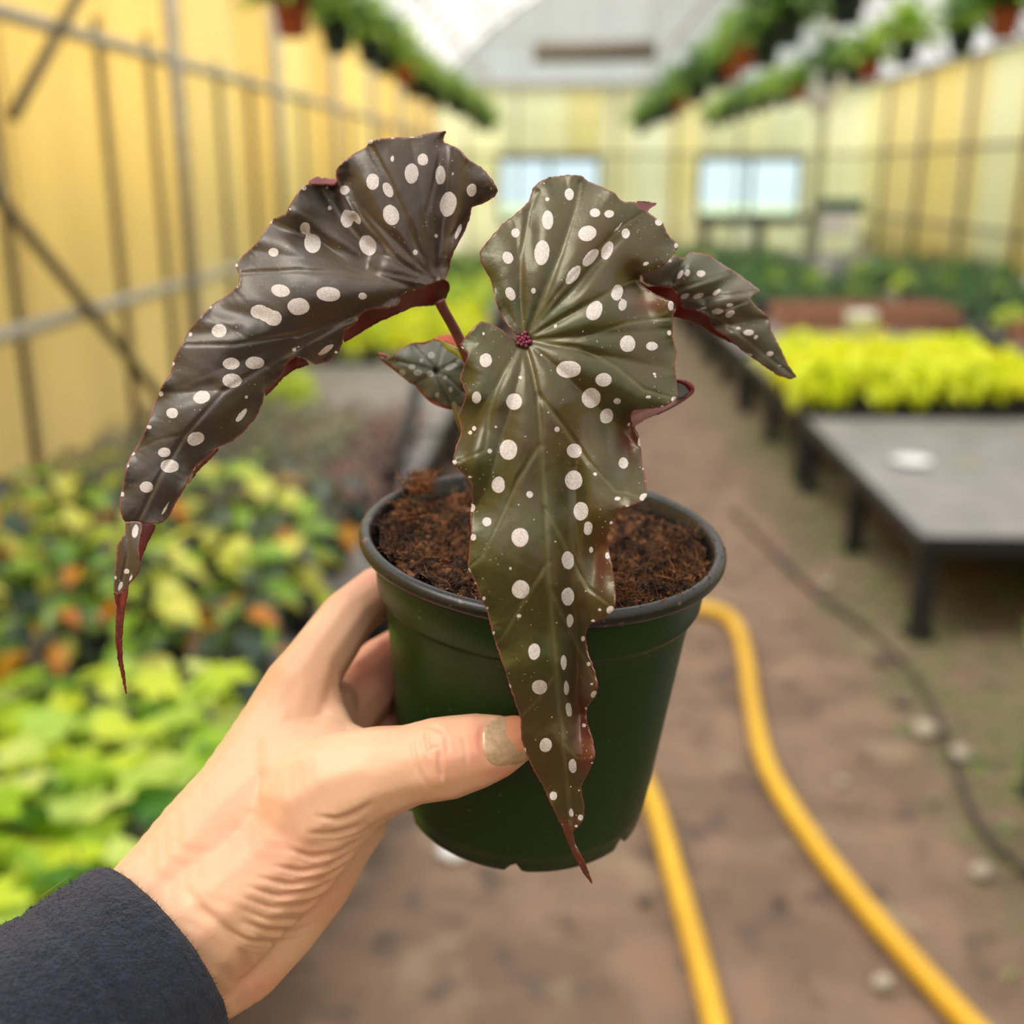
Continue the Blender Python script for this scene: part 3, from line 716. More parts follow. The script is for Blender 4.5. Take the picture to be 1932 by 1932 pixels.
leafr = sheet('leaf', right_out, right_ctrl, [TOPS, RED], right_spots, right_veins, None, None, 0, None, (.3, 8, 50), step=4.0, extra=right_extra,
      label='grey-green leaf reaching out behind on the right')
flap('leaf_underside', [(1208,519),(1206,530),(1222,541),(1240,540),(1266,541),(1280,554),(1286,579),(1305,583),(1322,590),(1334,597),(1345,619),(1363,630),(1385,646),(1379,646),(1345,630),(1320,613),(1287,602),(1272,597),(1276,575),(1262,565),(1240,556),(1222,550),(1204,536)],
     [(1210,525,307),(1266,541,307.5),(1286,579,308),(1334,597,308),(1385,646,311),(1320,613,315),(1272,597,313),(1222,552,313)], [RED, TOPS], leafr, step=3)

small_out = [(713,668),(728,671),(741,674),(755,659),(778,647),(802,649),(818,641),(833,647),(849,653),(869,668),(877,692),(872,724),(880,743),(875,763),(857,771),(829,765),(806,751),(790,731),(770,720),(751,702),(735,688),(719,678)]
m_small = m_begonia('young_begonia_leaf', (.13, .15, .11), (.09, .10, .07), (.05, .05, .03), .38, .3, (.5, .52, .47))
leafs = sheet('leaf', small_out, [(713,668,322),(755,680,318),(778,647,321),(818,641,323),(869,668,320),(830,700,316),(770,700,317),(760,715,320),(790,731,319),(830,735,316),(857,771,319),(806,751,320),(877,740,318)],
      [m_small, RED], [(814,670,7,7),(777,692,7,6),(759,703,6,6),(788,703,8,6),(812,706,7,6),(795,680,4,4),(850,692,12,6,-20),(840,712,4,4),(825,745,4,5),(850,735,4,6)],
      [([(823,700),(790,690),(740,678)], 4, .7), ([(823,700),(800,670),(780,650)], 4, .7), ([(823,700),(830,670),(835,650)], 4, .6), ([(823,700),(850,690),(868,672)], 4, .6), ([(823,700),(800,715),(780,725)], 4, .6), ([(823,700),(835,735),(855,770)], 4, .7), ([(823,700),(850,715),(875,740)], 4, .6)],
      (823, 700), [192, 235, 285, 335, 150, 65, 30], 1.0, None, (.6, 8, 40), step=3.5, label='small young leaf with rusty curled edge behind the left of the front leaf')
RUST = m_plain('rusty_red_leaf_edge', (.34, .055, .015), .5, .45, 400)
e_ = MB()
def px_tube(mb_, pts, n=7, k=1):
    """tube through (x, y, depth, radius_px) samples"""
    pp = np.array(pts, float); tt = np.arange(len(pp)); ts = np.linspace(0, len(pp) - 1, (len(pp) - 1) * k + 1)
    q = np.stack([np.interp(ts, tt, pp[:, i]) for i in range(4)], 1)
    if k > 1:
        for _ in range(k): q[1:-1] = .25 * q[:-2] + .5 * q[1:-1] + .25 * q[2:]
    w_ = P(q[:, 0], q[:, 1], q[:, 2]) - ROOT
    mb_.tube([tuple(a) for a in w_], [float(a) for a in q[:, 3] * q[:, 2] / F], n)
for seg in ([(713,667,.322,2),(722,677,.3215,5),(740,691,.3205,4),(756,706,.3205,2.2),(775,722,.3198,2)], [(785,727,.3195,2),(800,741,.3195,4),(812,757,.3195,3.5),(835,767,.3195,3),(860,771,.319,4),(866,763,.3185,5),(858,774,.3185,3)],
            [(741,674,.321,1.5),(757,658,.321,1.5),(778,646,.3212,1.5),(800,649,.322,2),(820,640,.323,2)], [(714,668,.322,4),(728,672,.321,4),(738,676,.3205,2)]):
    px_tube(e_, seg, 6, 3)
e_.build('leaf_edge', RUST, leafs)['label'] = 'rusty red curled edge of the young leaf'
flap('leaf_underside', [(814,642),(828,633),(850,630),(868,634),(882,650),(880,662),(862,655),(840,646)],
     [(814,642,325),(850,630,330),(880,655,328),(845,648,326),(868,636,330)], [m_plain('orange_red_underside', (.55, .07, .012), .5, .3, 300), RED], leafs, step=3)
low_out = [(1278,717),(1290,718),(1302,722),(1311,733),(1311,737),(1302,746),(1290,757),(1273,767),(1244,781),(1219,790),(1197,806),(1170,800),(1180,770),(1230,740)]
BRUND = m_plain('brown_pink_underside', (.30, .13, .10), .5, .2, 200)
leafb = sheet('leaf', low_out, [(1278,717,312),(1311,735,314),(1273,767,311),(1219,795,309),(1180,780,310),(1250,750,312)], [BRUND, RED], veins=[([(1180,790),(1240,765),(1305,735)], 4, .5)], step=3.5,
      label='curled lower leaf behind the front leaf on the right, showing its brownish underside')
e_ = MB()
for seg in ([(1276,717,.3115,1.5),(1290,720,.3118,5),(1303,728,.312,7),(1308,737,.312,5),(1296,750,.3115,2.5),(1273,766,.3108,2),(1240,782,.31,1.5)],):
    px_tube(e_, seg, 7, 3)
e_.build('leaf_edge', TAIL, leafb)
flap('leaf_fold', [(1278,722),(1290,724),(1298,732),(1300,742),(1285,752),(1276,752)], [(1278,722,311.3),(1298,735,311.6),(1280,752,310.6)], [m_plain('dark_leaf_fold', (.06, .055, .045), .5), RED], leafb, step=3)

# stalks
STALK = m_plain('red_brown_leaf_stalk', (.16, .045, .030), .42, .35, 120)
st = MB(); px_tube(st, [(829,566,.303,11),(834,580,.304,9.5),(850,607,.306,9.5),(868,640,.308,10),(900,720,.312,10),(940,820,.320,11),(985,930,.331,13),(1008,1040,.340,15)], 10, 4)
st.build('leaf_stalk', STALK, plant)
st = MB(); px_tube(st, [(988,644,.2855,7),(990,690,.292,9),(985,790,.303,9),(990,900,.320,11),(1008,1030,.338,13)], 10, 4)
st.build('leaf_stalk', STALK, plant)
st = MB(); px_tube(st, [(1286,585,.313,6),(1250,600,.314,8),(1180,700,.318,9),(1080,850,.325,10),(1020,1030,.338,13)], 10, 4)
st.build('leaf_stalk', STALK, plant)
st = MB(); px_tube(st, [(1190,790,.311,7),(1120,860,.318,9),(1030,1030,.338,12)], 8, 4)
st.build('leaf_stalk', STALK, plant)
st = MB(); px_tube(st, [(850,740,.320,6),(862,775,.318,9),(874,812,.318,8),(900,870,.322,8),(990,1030,.338,12)], 10, 4)
st.build('leaf_stalk', m_plain('olive_stalk', (.17, .13, .03), .45, .4, 90), plant)
st = MB(); px_tube(st, [(826,638,.312,.6),(836,648,.311,3.5),(850,657,.3105,7),(868,667,.310,8),(895,690,.311,7),(920,740,.314,5)], 9, 3)
st.build('stipule', m_plain('yellow_green_stipule', (.46, .45, .05), .4, .3, 200), plant)['label'] = 'yellow-green bud sheath beside the left stalk'

# ---------------------------------------------------------------- pot and soil
upc = np.array([.059, .926, .371]); upc = upc / np.linalg.norm(upc)
AX = RT * upc[0] + UP * upc[1] - FW * upc[2]                 # pot axis, pointing up
A1 = np.cross(AX, FW); A1 = -A1 / np.linalg.norm(A1)
A1 = A1 if A1 @ RT > 0 else -A1
A2 = np.cross(AX, A1)                                        # away from the camera
if A2 @ FW < 0: A2 = -A2

def potpt(r, a, z): return (A1 * math.cos(a) + A2 * math.sin(a)) * r + AX * z
def pot_lathe(prof, n, zf=None):
    vs, fs = [], []
    for i, (r, z) in enumerate(prof):
        for j in range(n):
            a = 2 * math.pi * j / n
            vs.append(potpt(r, a, z + (zf(i, a) if zf else 0)))
    for i in range(len(prof) - 1):
        for j in range(n):
            fs.append((i * n + j, i * n + (j + 1) % n, (i + 1) * n + (j + 1) % n, (i + 1) * n + j))
    return vs, fs

GREEN = NT('dark_green_pot_plastic')
_n = GREEN.noise(420, 3, .6)
_d = GREEN.maprange(GREEN.noise(260, 2, .7), .70, .76)
_c = GREEN.mix(GREEN.maprange(GREEN.noise(30, 3), .3, .7), (.006, .034, .003), (.009, .026, .003))
_c = GREEN.mix(GREEN.math('MULTIPLY', _d, .5), _c, (.20, .22, .12))
GREEN.bsdf(_c, .38, GREEN.bump(_n, .06, .0004), Specular_IOR_Level=.32)
GREEN = GREEN.m
BLACKP = NT('black_pot_plastic')
_d = BLACKP.maprange(BLACKP.noise(330, 3, .7), .60, .70)
_c = BLACKP.mix(BLACKP.math('MULTIPLY', _d, .7), (.008, .008, .009), (.20, .12, .08))
BLACKP.bsdf(_c, .34, BLACKP.bump(BLACKP.noise(500, 3), .15, .0004))
BLACKP = BLACKP.m

NOTCH = [math.radians(a) for a in (-93, -38, 22, 88, 150, 205)]
def footz(i, a):
    if i < len(body) - 6: return 0
    e = 0
    for q in NOTCH:
        d_ = abs((a - q + math.pi) % (2 * math.pi) - math.pi)
        e = max(e, math.exp(-(d_ / .045) ** 4))
    return .0028 * e if len(body) - 6 <= i < len(body) - 3 else 0
body = [(.0502, -.0038), (.0499, -.0100), (.0494, -.0165), (.0488, -.0178), (.0474, -.0186), (.0468, -.0200), (.0462, -.0260), (.0461, -.0266), (.0460, -.0270), (.0449, -.039),
        (.0432, -.057), (.0416, -.075), (.0403, -.0875), (.0401, -.0890), (.0398, -.0893), (.0394, -.0920), (.0390, -.0945), (.0380, -.0940), (.0376, -.0900), (.034, -.0895), (.0004, -.0895)]
vs, fs = pot_lathe(body, 144, footz)
pot = obj('pot', mesh('pot', vs, fs, GREEN), plant); pot['label'] = 'dark green plastic flower pot'
lip = [(.0500, -.0042), (.0525, -.0044), (.0543, -.0038), (.0549, -.0027), (.0550, -.0013), (.0545, -.0003), (.0533, .0004), (.0520, .0002), (.0511, -.0010), (.0506, -.0030), (.0492, -.0050), (.0480, -.0150), (.0456, -.0240)]
vs, fs = pot_lathe(lip, 144, lambda i, a: .0003 * math.sin(2 * a + .6))
obj('rim', mesh('rim', vs, fs, BLACKP), pot)['label'] = 'black rolled rim with crumbs of soil'

SOIL = NT('coir_potting_soil')
_co = SOIL.coord()
_c = SOIL.mix(SOIL.maprange(SOIL.noise(150, 4, .65, _co), .38, .62), (.012, .006, .004), (.20, .075, .022))
_c = SOIL.mix(SOIL.maprange(SOIL.noise(500, 3, .6, _co), .55, .7), _c, (.40, .19, .075))
SOIL.bsdf(_c, .95, SOIL.bump(SOIL.noise(900, 4, .7, _co), .8, .001))
SOIL = SOIL.m
from mathutils import noise as mn
def soil_h(r, a):
    x, y = r * math.cos(a), r * math.sin(a)
    h = -.0068 + .0035 * mn.noise(Vector((x * 90, y * 90, 3))) + .0028 * mn.noise(Vector((x * 260, y * 260, 9))) + .0014 * mn.noise(Vector((x * 700, y * 700, 1)))
    h += .0055 * max(0, math.cos(a - math.radians(200))) * (r / .05) ** 2          # banked up on the left
    h += .0035 * max(0, math.cos(a - math.radians(345))) * (r / .05) ** 2
    h -= .010 * math.exp(-((x - .021) / .009) ** 2 - ((y - .015) / .010) ** 2)     # dark hollow right of the stem
    h -= .006 * math.exp(-((x + .012) / .014) ** 2 - ((y - .034) / .010) ** 2)
    return h
vs, fs = [], []
nr_, na = 60, 200
for i in range(nr_ + 1):
    for j in range(na):
        a = 2 * math.pi * j / na; r = .0488 * i / nr_
        vs.append(potpt(r, a, soil_h(r, a)))
for i in range(nr_):
    for j in range(na):
        fs.append((i * na + j, i * na + (j + 1) % na, (i + 1) * na + (j + 1) % na, (i + 1) * na + j))
soil = obj('soil', mesh('soil', vs, fs, SOIL), plant); tag(soil, kind='stuff')

def crumb_mesh(n, seed, fn, fibre):
    rr = random.Random(seed); vs, fs = [], []
    for _ in range(n):
        c, s_ = fn(rr)
        b = len(vs)
        if fibre:
            d_ = Vector((rr.gauss(0, 1), rr.gauss(0, 1), rr.gauss(.25, .6))).normalized(); L_ = s_ * rr.uniform(3, 8)
            k = Vector((rr.gauss(0, 1), rr.gauss(0, 1), rr.gauss(0, 1))) * L_ * .35
            side = d_.cross(Vector((rr.random(), rr.random(), rr.random()))).normalized() * s_ * .22
            side2 = d_.cross(side).normalized() * s_ * .22
            for t_ in (0, .5, 1):
                p = Vector(c) + d_ * L_ * (t_ - .3) + k * (t_ * (1 - t_))
                w_ = 1 - .6 * t_
                vs += [tuple(p + side * w_), tuple(p - side * .5 * w_ + side2 * w_), tuple(p - side * .5 * w_ - side2 * w_)]
            for q in (0, 3):
                for j in range(3): fs.append((b + q + j, b + q + (j + 1) % 3, b + q + 3 + (j + 1) % 3, b + q + 3 + j))
        else:
            o_ = [Vector((rr.gauss(0, 1), rr.gauss(0, 1), rr.gauss(0, 1))).normalized() * s_ * rr.uniform(.6, 1.3) for _ in range(3)]
            vs += [tuple(Vector(c) + q) for q in o_] + [tuple(Vector(c) - q * rr.uniform(.6, 1)) for q in o_]
            fs += [(b, b + 1, b + 2), (b + 3, b + 5, b + 4), (b, b + 4, b + 2), (b, b + 5, b + 4), (b, b + 1, b + 5), (b + 1, b + 3, b + 5), (b + 1, b + 2, b + 3), (b + 2, b + 4, b + 3)]
    return vs, fs
def on_soil(rr):
    r = .0482 * math.sqrt(rr.random()); a = rr.uniform(0, 2 * math.pi)
    if rr.random() < .35: r = rr.uniform(.039, .0488); a = rr.choice([math.radians(rr.uniform(150, 290)), math.radians(rr.uniform(300, 380))])
    return potpt(r, a, soil_h(r, a) + rr.uniform(-.0003, .0014)), rr.uniform(.0003, .0011) * (1.4 if rr.random() < .12 else 1)
ORNG = m_plain('orange_coir', (.34, .135, .045), .9, .65, 120)
DARKC = m_plain('dark_peat', (.07, .032, .016), .95, .6, 120)
def on_soil_o(rr):
    for _ in range(30):
        p, s_ = on_soil(rr)
        if mn.noise(Vector(p) * 55) > -.02 + .25 * (rr.random() - .5): break
    return p, s_
v_, f_ = crumb_mesh(3000, 5, on_soil_o, True)
tag(obj('coir_fibres', mesh('coir_fibres', v_, f_, ORNG, False), soil), kind='stuff')
v_, f_ = crumb_mesh(3600, 31, on_soil, True)
tag(obj('peat_fibres', mesh('peat_fibres', v_, f_, m_plain('brown_peat_fibre', (.11, .048, .022), .95, .7, 120), False), soil), kind='stuff')
v_, f_ = crumb_mesh(4200, 6, on_soil, False)
tag(obj('peat_crumbs', mesh('peat_crumbs', v_, f_, DARKC, False), soil), kind='stuff')
v_, f_ = crumb_mesh(1100, 8, on_soil_o, False)
tag(obj('coir_crumbs', mesh('coir_crumbs', v_, f_, ORNG, False), soil), kind='stuff')
def on_rim(rr):
    a = rr.choice([math.radians(rr.uniform(120, 340)), math.radians(rr.uniform(-60, 20))]); r = rr.uniform(.0500, .0548)
    return potpt(r, a, .0003 if r < .054 else rr.uniform(-.004, .0)), rr.uniform(.00012, .00042)
v_, f_ = crumb_mesh(420, 9, on_rim, False)
tag(obj('rim_crumbs', mesh('rim_crumbs', v_, f_, ORNG, False), soil), kind='stuff')
def tuft(rr):
    a = math.radians(rr.choice([rr.gauss(141, 3), rr.gauss(145, 3)])); r = rr.uniform(.046, .0545)
    return potpt(r, a, rr.uniform(-.001, .0050)), rr.uniform(.0003, .0007)
v_, f_ = crumb_mesh(620, 12, tuft, True)
tag(obj('coir_tuft', mesh('coir_tuft', v_, f_, ORNG, False), soil), kind='stuff')

# ---------------------------------------------------------------- the hand and sleeve
HR = P(310, 1780, .305)
person = empty('person', HR)
tag(person, 'left hand in a navy fleece sleeve gripping the green pot, chipped polish on thumbnail', 'person')

P0 = P(292, 1818, .3045)
_a = math.radians(43)
dc = np.array([-.84 * math.cos(_a), -.54 * math.cos(_a), math.sin(_a)])
SD = RT * dc[0] + UP * dc[1] - FW * dc[2]; SD /= np.linalg.norm(SD)
def arm(ts, off):
    o_ = []
    for t_, r_ in ts:
        v = P0 + SD * t_ + off - CAM; d = float(v @ FW)
        o_.append((966 + F * (v @ RT) / d, 966 - F * (v @ UP) / d, r_ * F / d, d))
    return o_
chains = [
 # thumb
 [(960,1402,50,.3035),(930,1410,63,.3030),(890,1418,74,.3025),(835,1431,82,.3020),(770,1444,78,.3025),(705,1459,91,.3040),(650,1480,104,.3065),(600,1515,122,.3100)],
 [(905,1440,40,.3035),(960,1425,30,.3040),(975,1418,22,.3040)],
 # thenar and wrist
 [(600,1515,122,.310),(575,1565,112,.3100),(525,1625,114,.3080),(455,1680,122,.3060),(385,1740,132,.3050),(330,1790,138,.3040)],
 # back of the hand up to the index knuckle
 [(590,1258,62,.3330),(570,1300,76,.3310),(548,1366,92,.3290),(520,1440,110,.3240),(480,1520,124,.3190),(420,1590,128,.3150),(350,1665,122,.3110),(285,1730,118,.3070)],
 [(620,1400,50,.3200),(610,1440,80,.3170),(560,1460,110,.3190)],
 [(596,1290,46,.3310),(610,1345,44,.3280),(638,1397,42,.3220),(680,1422,48,.3160),(730,1430,60,.3090)],
 # wrist and forearm
 [(330,1800,140,.305),(285,1745,122,.306)] + arm([(.01, .019), (.04, .0185), (.09, .020), (.17, .022)], UP * .006),
 [(330,1800,136,.305),(345,1820,118,.304)] + arm([(.01, .019), (.04, .0185), (.09, .020), (.17, .022)], -UP * .004),
 # heel of the palm behind
 [(676,1545,60,.335),(642,1590,64,.333),(592,1660,76,.328),(524,1740,82,.321),(455,1805,90,.313),(390,1840,95,.307)],
 [(560,1600,90,.325),(600,1500,100,.337),(600,1420,80,.345),(610,1340,70,.346)],
 # index finger round the back
 [(590,1258,62,.3330),(655,1165,54,.3470),(712,1118,50,.3640),(775,1100,48,.3880),(860,1110,46,.4060),(950,1130,44,.4110),(1030,1150,40,.4060)],
 # middle
 [(630,1370,72,.3500),(676,1310,70,.3610),(722,1262,60,.3750),(780,1220,50,.3960),(870,1215,48,.4120),(970,1225,46,.4160),(1070,1245,41,.4080)],
 # ring
 [(640,1430,64,.3500),(700,1385,56,.3640),(760,1350,50,.3860),(840,1335,47,.4070),(940,1340,45,.4150),(1040,1355,40,.4080)],
 # little
 [(655,1505,56,.3460),(715,1470,46,.3620),(775,1450,42,.3830),(845,1445,39,.4020),(920,1450,38,.4100),(1000,1460,34,.4060)],
]
ico = bmesh.new(); bmesh.ops.create_icosphere(ico, subdivisions=2, radius=1.0)
iv = np.array([v.co[:] for v in ico.verts]); ifc = [tuple(v.index for v in f.verts) for f in ico.faces]; ico.free()
vs, fs = [], []
for ch in chains:
    c = np.array(ch, float)
    pw = P(c[:, 0], c[:, 1], c[:, 3]); rw = c[:, 2] * c[:, 3] / F
    for i in range(len(c) - 1):
        L_ = np.linalg.norm(pw[i + 1] - pw[i]); k = max(1, int(L_ / (min(rw[i], rw[i + 1]) * .22)))
        for q in range(k + (i == len(c) - 2)):
            t_ = q / k
            ce = pw[i] * (1 - t_) + pw[i + 1] * t_; ra = rw[i] * (1 - t_) + rw[i + 1] * t_
            b = len(vs); vs += (iv * ra + ce - HR).tolist(); fs += [tuple(b + j for j in f) for f in ifc]
tmp = bpy.data.objects.new('hand_build', mesh('hand_build', vs, fs, [])); COL.objects.link(tmp)
md = tmp.modifiers.new('r', 'REMESH'); md.mode = 'VOXEL'; md.voxel_size = .00062
ms = tmp.modifiers.new('s', 'SMOOTH'); ms.factor = .5; ms.iterations = 22
dg = bpy.context.evaluated_depsgraph_get()
hm = bpy.data.meshes.new_from_object(tmp.evaluated_get(dg))
bpy.data.objects.remove(tmp)
nv = len(hm.vertices)
hv = np.empty(nv * 3, np.float32); hm.vertices.foreach_get('co', hv); hv = hv.reshape(-1, 3).astype(float)
hn = np.empty(nv * 3, np.float32); hm.vertices.foreach_get('normal', hn); hn = hn.reshape(-1, 3).astype(float)
def proj(w_):
    v = w_ - CAM; d = v @ FW
    return 966 + F * (v @ RT) / d, 966 - F * (v @ UP) / d, d
wx, wy, wd_ = proj(hv + HR)
facing = np.clip(-(hn @ FW) * 1.6, 0, 1) * (wd_ < .335)
q2 = np.stack([wx, wy], 1)
disp = np.zeros(nv)
c4 = lambda L: [(a * .5435, 1050 + b * .5435) for a, b in L]
c5 = lambda L: [(560 + a * .2691, 1040 + b * .2691) for a, b in L]
creases = [  # (polyline, half width px, depth mm)
 (c5([(905,1240),(910,1320),(925,1400),(940,1450)]), 3.2, .40), (c5([(995,1380),(1000,1450),(1000,1520),(1020,1620)]), 3.2, .50),
 (c5([(810,1280),(815,1400),(850,1520),(900,1620),(960,1690)]), 3.2, .28), (c5([(1040,1290),(1060,1380),(1050,1440)]), 3, .22),
 (c5([(905,1240),(940,1225),(1010,1250),(1040,1290)]), 3, .22), (c5([(925,1400),(965,1370),(1000,1380)]), 3, .25),
 (c5([(1150,1280),(1190,1400),(1180,1520)]), 3, .14), (c5([(860,1260),(865,1350),(890,1450),(930,1540)]), 2.5, .15),
]
th = [[(1060,960),(1150,965),(1230,945),(1275,920)], [(985,1010),(1080,1045),(1180,1030),(1262,975)], [(930,1070),(1040,1095),(1150,1075),(1250,1010)], [(880,1110),(1000,1140),(1120,1125),(1225,1060)],
      [(840,1140),(960,1180),(1090,1165),(1200,1100)], [(820,1175),(940,1220),(1060,1215),(1180,1150)], [(815,1215),(930,1262),(1040,1262),(1140,1205)], [(830,1262),(930,1302),(1030,1305),(1110,1262)],
      [(770,1290),(860,1335),(960,1345),(1050,1320)], [(1090,900),(1170,915),(1240,890),(1300,850)]]
rnd = random.Random(3)
for L_ in th: creases.append((c4(L_), 4.6, rnd.uniform(.34, .55)))
for L_ in th[:-1]:
    creases.append((c4([(a + rnd.uniform(-10, 20), b + 24 + rnd.uniform(-3, 3)) for a, b in L_]), 2.6, rnd.uniform(.08, .18)))
creases.append((c4([(640,1140),(700,1230),(790,1300),(850,1400),(860,1480)]), 9, .45))
creases.append((c4([(850,1400),(830,1500),(820,1580)]), 7, .35))
for L_, w_, am in creases:
    pl = resample(L_, 6, closed=False)
    for _ in range(3): pl[1:-1] = .25 * pl[:-2] + .5 * pl[1:-1] + .25 * pl[2:]
    d_, s_ = seg_dist_fast(q2, pl); tot = s_.max() + 1e-6
    fade = np.clip(np.minimum(s_, tot - s_) / (tot * .25), 0, 1)
    w_ *= 1.15
    disp -= am * 1.8e-3 * np.exp(-(d_ / w_) ** 2) * fade * facing
    disp += am * .35e-3 * np.exp(-((d_ - 2.1 * w_) / (w_ * 1.2)) ** 2) * fade * facing
def blob(x, y, r, am): return am * 1e-3 * np.exp(-(((wx - x) / r) ** 2 + ((wy - y) / r) ** 2)) * facing
disp += blob(585, 1430, 40, .9) + blob(835, 1425, 45, .5) - blob(560, 1330, 35, .5) + blob(540, 1260, 25, .6)
# nail bed and fold
nd_ = np.sqrt(((wx - 957) / 50) ** 2 + ((wy - 1396) / 46) ** 2)
disp -= .35e-3 * np.exp(-((nd_ - 1.02) / .12) ** 2) * facing * (wx < 985)
disp -= .5e-3 * np.clip(1.0 - nd_, 0, .3) / .3 * facing
hv2 = hv + hn * disp[:, None]
hm.vertices.foreach_set('co', hv2.astype(np.float32).ravel())
# pigment: redder round the nail, knuckle and inner fingers
red = .9 * np.exp(-((wx - 905) / 22) ** 2 - ((wy - 1400) / 50) ** 2) + .5 * np.exp(-((wx - 840) / 40) ** 2 - ((wy - 1430) / 55) ** 2) + .8 * np.exp(-((wx - 950) / 40) ** 2 - ((wy - 1458) / 16) ** 2)
red += .45 * np.exp(-((wx - 480) / 90) ** 2 - ((wy - 1590) / 60) ** 2) + .4 * np.exp(-((wx - 620) / 90) ** 2 - ((wy - 1680) / 90) ** 2) + .6 * np.exp(-((wx - 490) / 60) ** 2 - ((wy - 1860) / 40) ** 2)
red += .7 * np.clip((wd_ - .336) / .02, 0, 1)
at = hm.attributes.new('blush', 'FLOAT', 'POINT'); at.data.foreach_set('value', np.clip(red, 0, 1).astype(np.float32))
hm.polygons.foreach_set('use_smooth', [True] * len(hm.polygons))
SK = NT('skin')
_co = SK.coord()
_c = SK.mix(SK.maprange(SK.noise(28, 4, .6, _co), .3, .7), (.76, .46, .30), (.69, .385, .235))
_c = SK.mix(SK.math('MULTIPLY', SK.attr('blush'), .75), _c, (.74, .25, .17))
_h = SK.math('ADD', SK.math('MULTIPLY', SK.noise(700, 3, .6, _co), .6), SK.math('MULTIPLY', SK.noise(180, 3, .6, _co), .7))
SK.bsdf(_c, .46, SK.bump(_h, .16, .0006), Subsurface_Weight=.22, Subsurface_Radius=(.012, .005, .003), Subsurface_Scale=.35, Specular_IOR_Level=.4)
hm.materials.clear(); hm.materials.append(SK.m)
hand = obj('hand', hm, person); hand['label'] = 'bare left hand and wrist gripping the pot'

# thumbnail: a curved plate laid on the thumb, polish chipped off near the tip
from mathutils.bvhtree import BVHTree
bvh = BVHTree.FromPolygons([Vector(v) for v in hv2], [tuple(p.vertices) for p in hm.polygons])
nail_out = [(908,1384),(913,1368),(925,1359),(945,1353),(968,1350),(990,1352),(1005,1370),(1008,1400),(1006,1425),(1000,1434),(978,1441),(950,1447),(930,1446),(918,1436),(909,1412)]
ol = smooth_poly(resample(nail_out, 3), 3)
gx, gy = np.meshgrid(np.arange(905, 1010, 3.), np.arange(1345, 1450, 3.)); g_ = np.stack([gx.ravel(), gy.ravel()], 1); g_ = g_[inside(ol, g_)]
g_ = g_[seg_dist_fast(g_, np.vstack([ol, ol[:1]]))[0] > 1.8]
r = delaunay_2d_cdt([Vector(p) for p in np.vstack([ol, g_])], [(i, (i + 1) % len(ol)) for i in range(len(ol))], [], 1, 1e-4)
v2 = np.array([tuple(p) for p in r[0]]); tr = [f for f in r[2] if len(f) == 3]
# smooth nail surface: fit a quadratic to the thumb's depth below it
dep = []
for p in v2:
    dr = P(p[0], p[1], 1.0) - CAM
    hit = bvh.ray_cast(Vector(CAM - HR), Vector(dr).normalized())
    dep.append(((np.array(hit[0]) + HR - CAM) @ FW) if hit[0] else np.nan)
dep = np.array(dep); X_ = (v2 - [955, 1400]) / 50
Q_ = np.stack([np.ones(len(X_)), X_[:, 0], X_[:, 1], X_[:, 0] ** 2, X_[:, 1] ** 2, X_[:, 0] * X_[:, 1]], 1)
okm = ~np.isnan(dep) & (v2[:, 0] < 985) & (dep < .32)
co_, *_x = np.linalg.lstsq(Q_[okm], dep[okm], rcond=None)
co_[3] = min(co_[3], .0012)
nz = Q_ @ co_ - .00045
nz = np.where(okm, np.minimum(nz, dep - .0004), nz)
de = seg_dist_fast(v2, np.vstack([ol, ol[:1]]))[0]
nz += .0007 * np.exp(-de / 2.2)
Wn = P(v2[:, 0], v2[:, 1], nz); n_ = len(v2)
polish_edge = np.interp(v2[:, 1], [1340, 1352, 1368, 1390, 1402, 1415, 1425, 1450], [990, 957, 955, 957, 968, 976, 1000, 1012])
pol = polish_edge - v2[:, 0]
fs = []
for f in tr:
    a, b, c = f
    if np.cross(Wn[b] - Wn[a], Wn[c] - Wn[a]) @ FW > 0: a, b, c = a, c, b
    fs += [(a, b, c), (n_ + a, n_ + c, n_ + b)]
nb = len(ol)
for i in range(nb): fs.append((i, (i + 1) % nb, n_ + (i + 1) % nb, n_ + i))
NL = NT('chipped_gold_beige_polish')
pf = NL.maprange(NL.math('ADD', NL.attr('polish'), NL.math('MULTIPLY', NL.math('SUBTRACT', NL.noise(500, 2), .5), 5)), -.5, .6)
_c = NL.mix(pf, (.72, .30, .16), NL.mix(NL.maprange(NL.noise(700, 2), .3, .7), (.50, .32, .19), (.60, .41, .26)))
NL.bsdf(_c, NL.math('SUBTRACT', .42, NL.math('MULTIPLY', pf, .12)), NL.bump(NL.noise(900, 2), .06, .0002), Metallic=NL.math('MULTIPLY', pf, .12))
na_ = obj('thumbnail', mesh('thumbnail', np.vstack([Wn, Wn + FW * .0006]) - HR, fs, NL.m, attrs={'polish': np.concatenate([pol, pol])}), hand)
na_['label'] = 'thumbnail with chipped gold-beige polish'

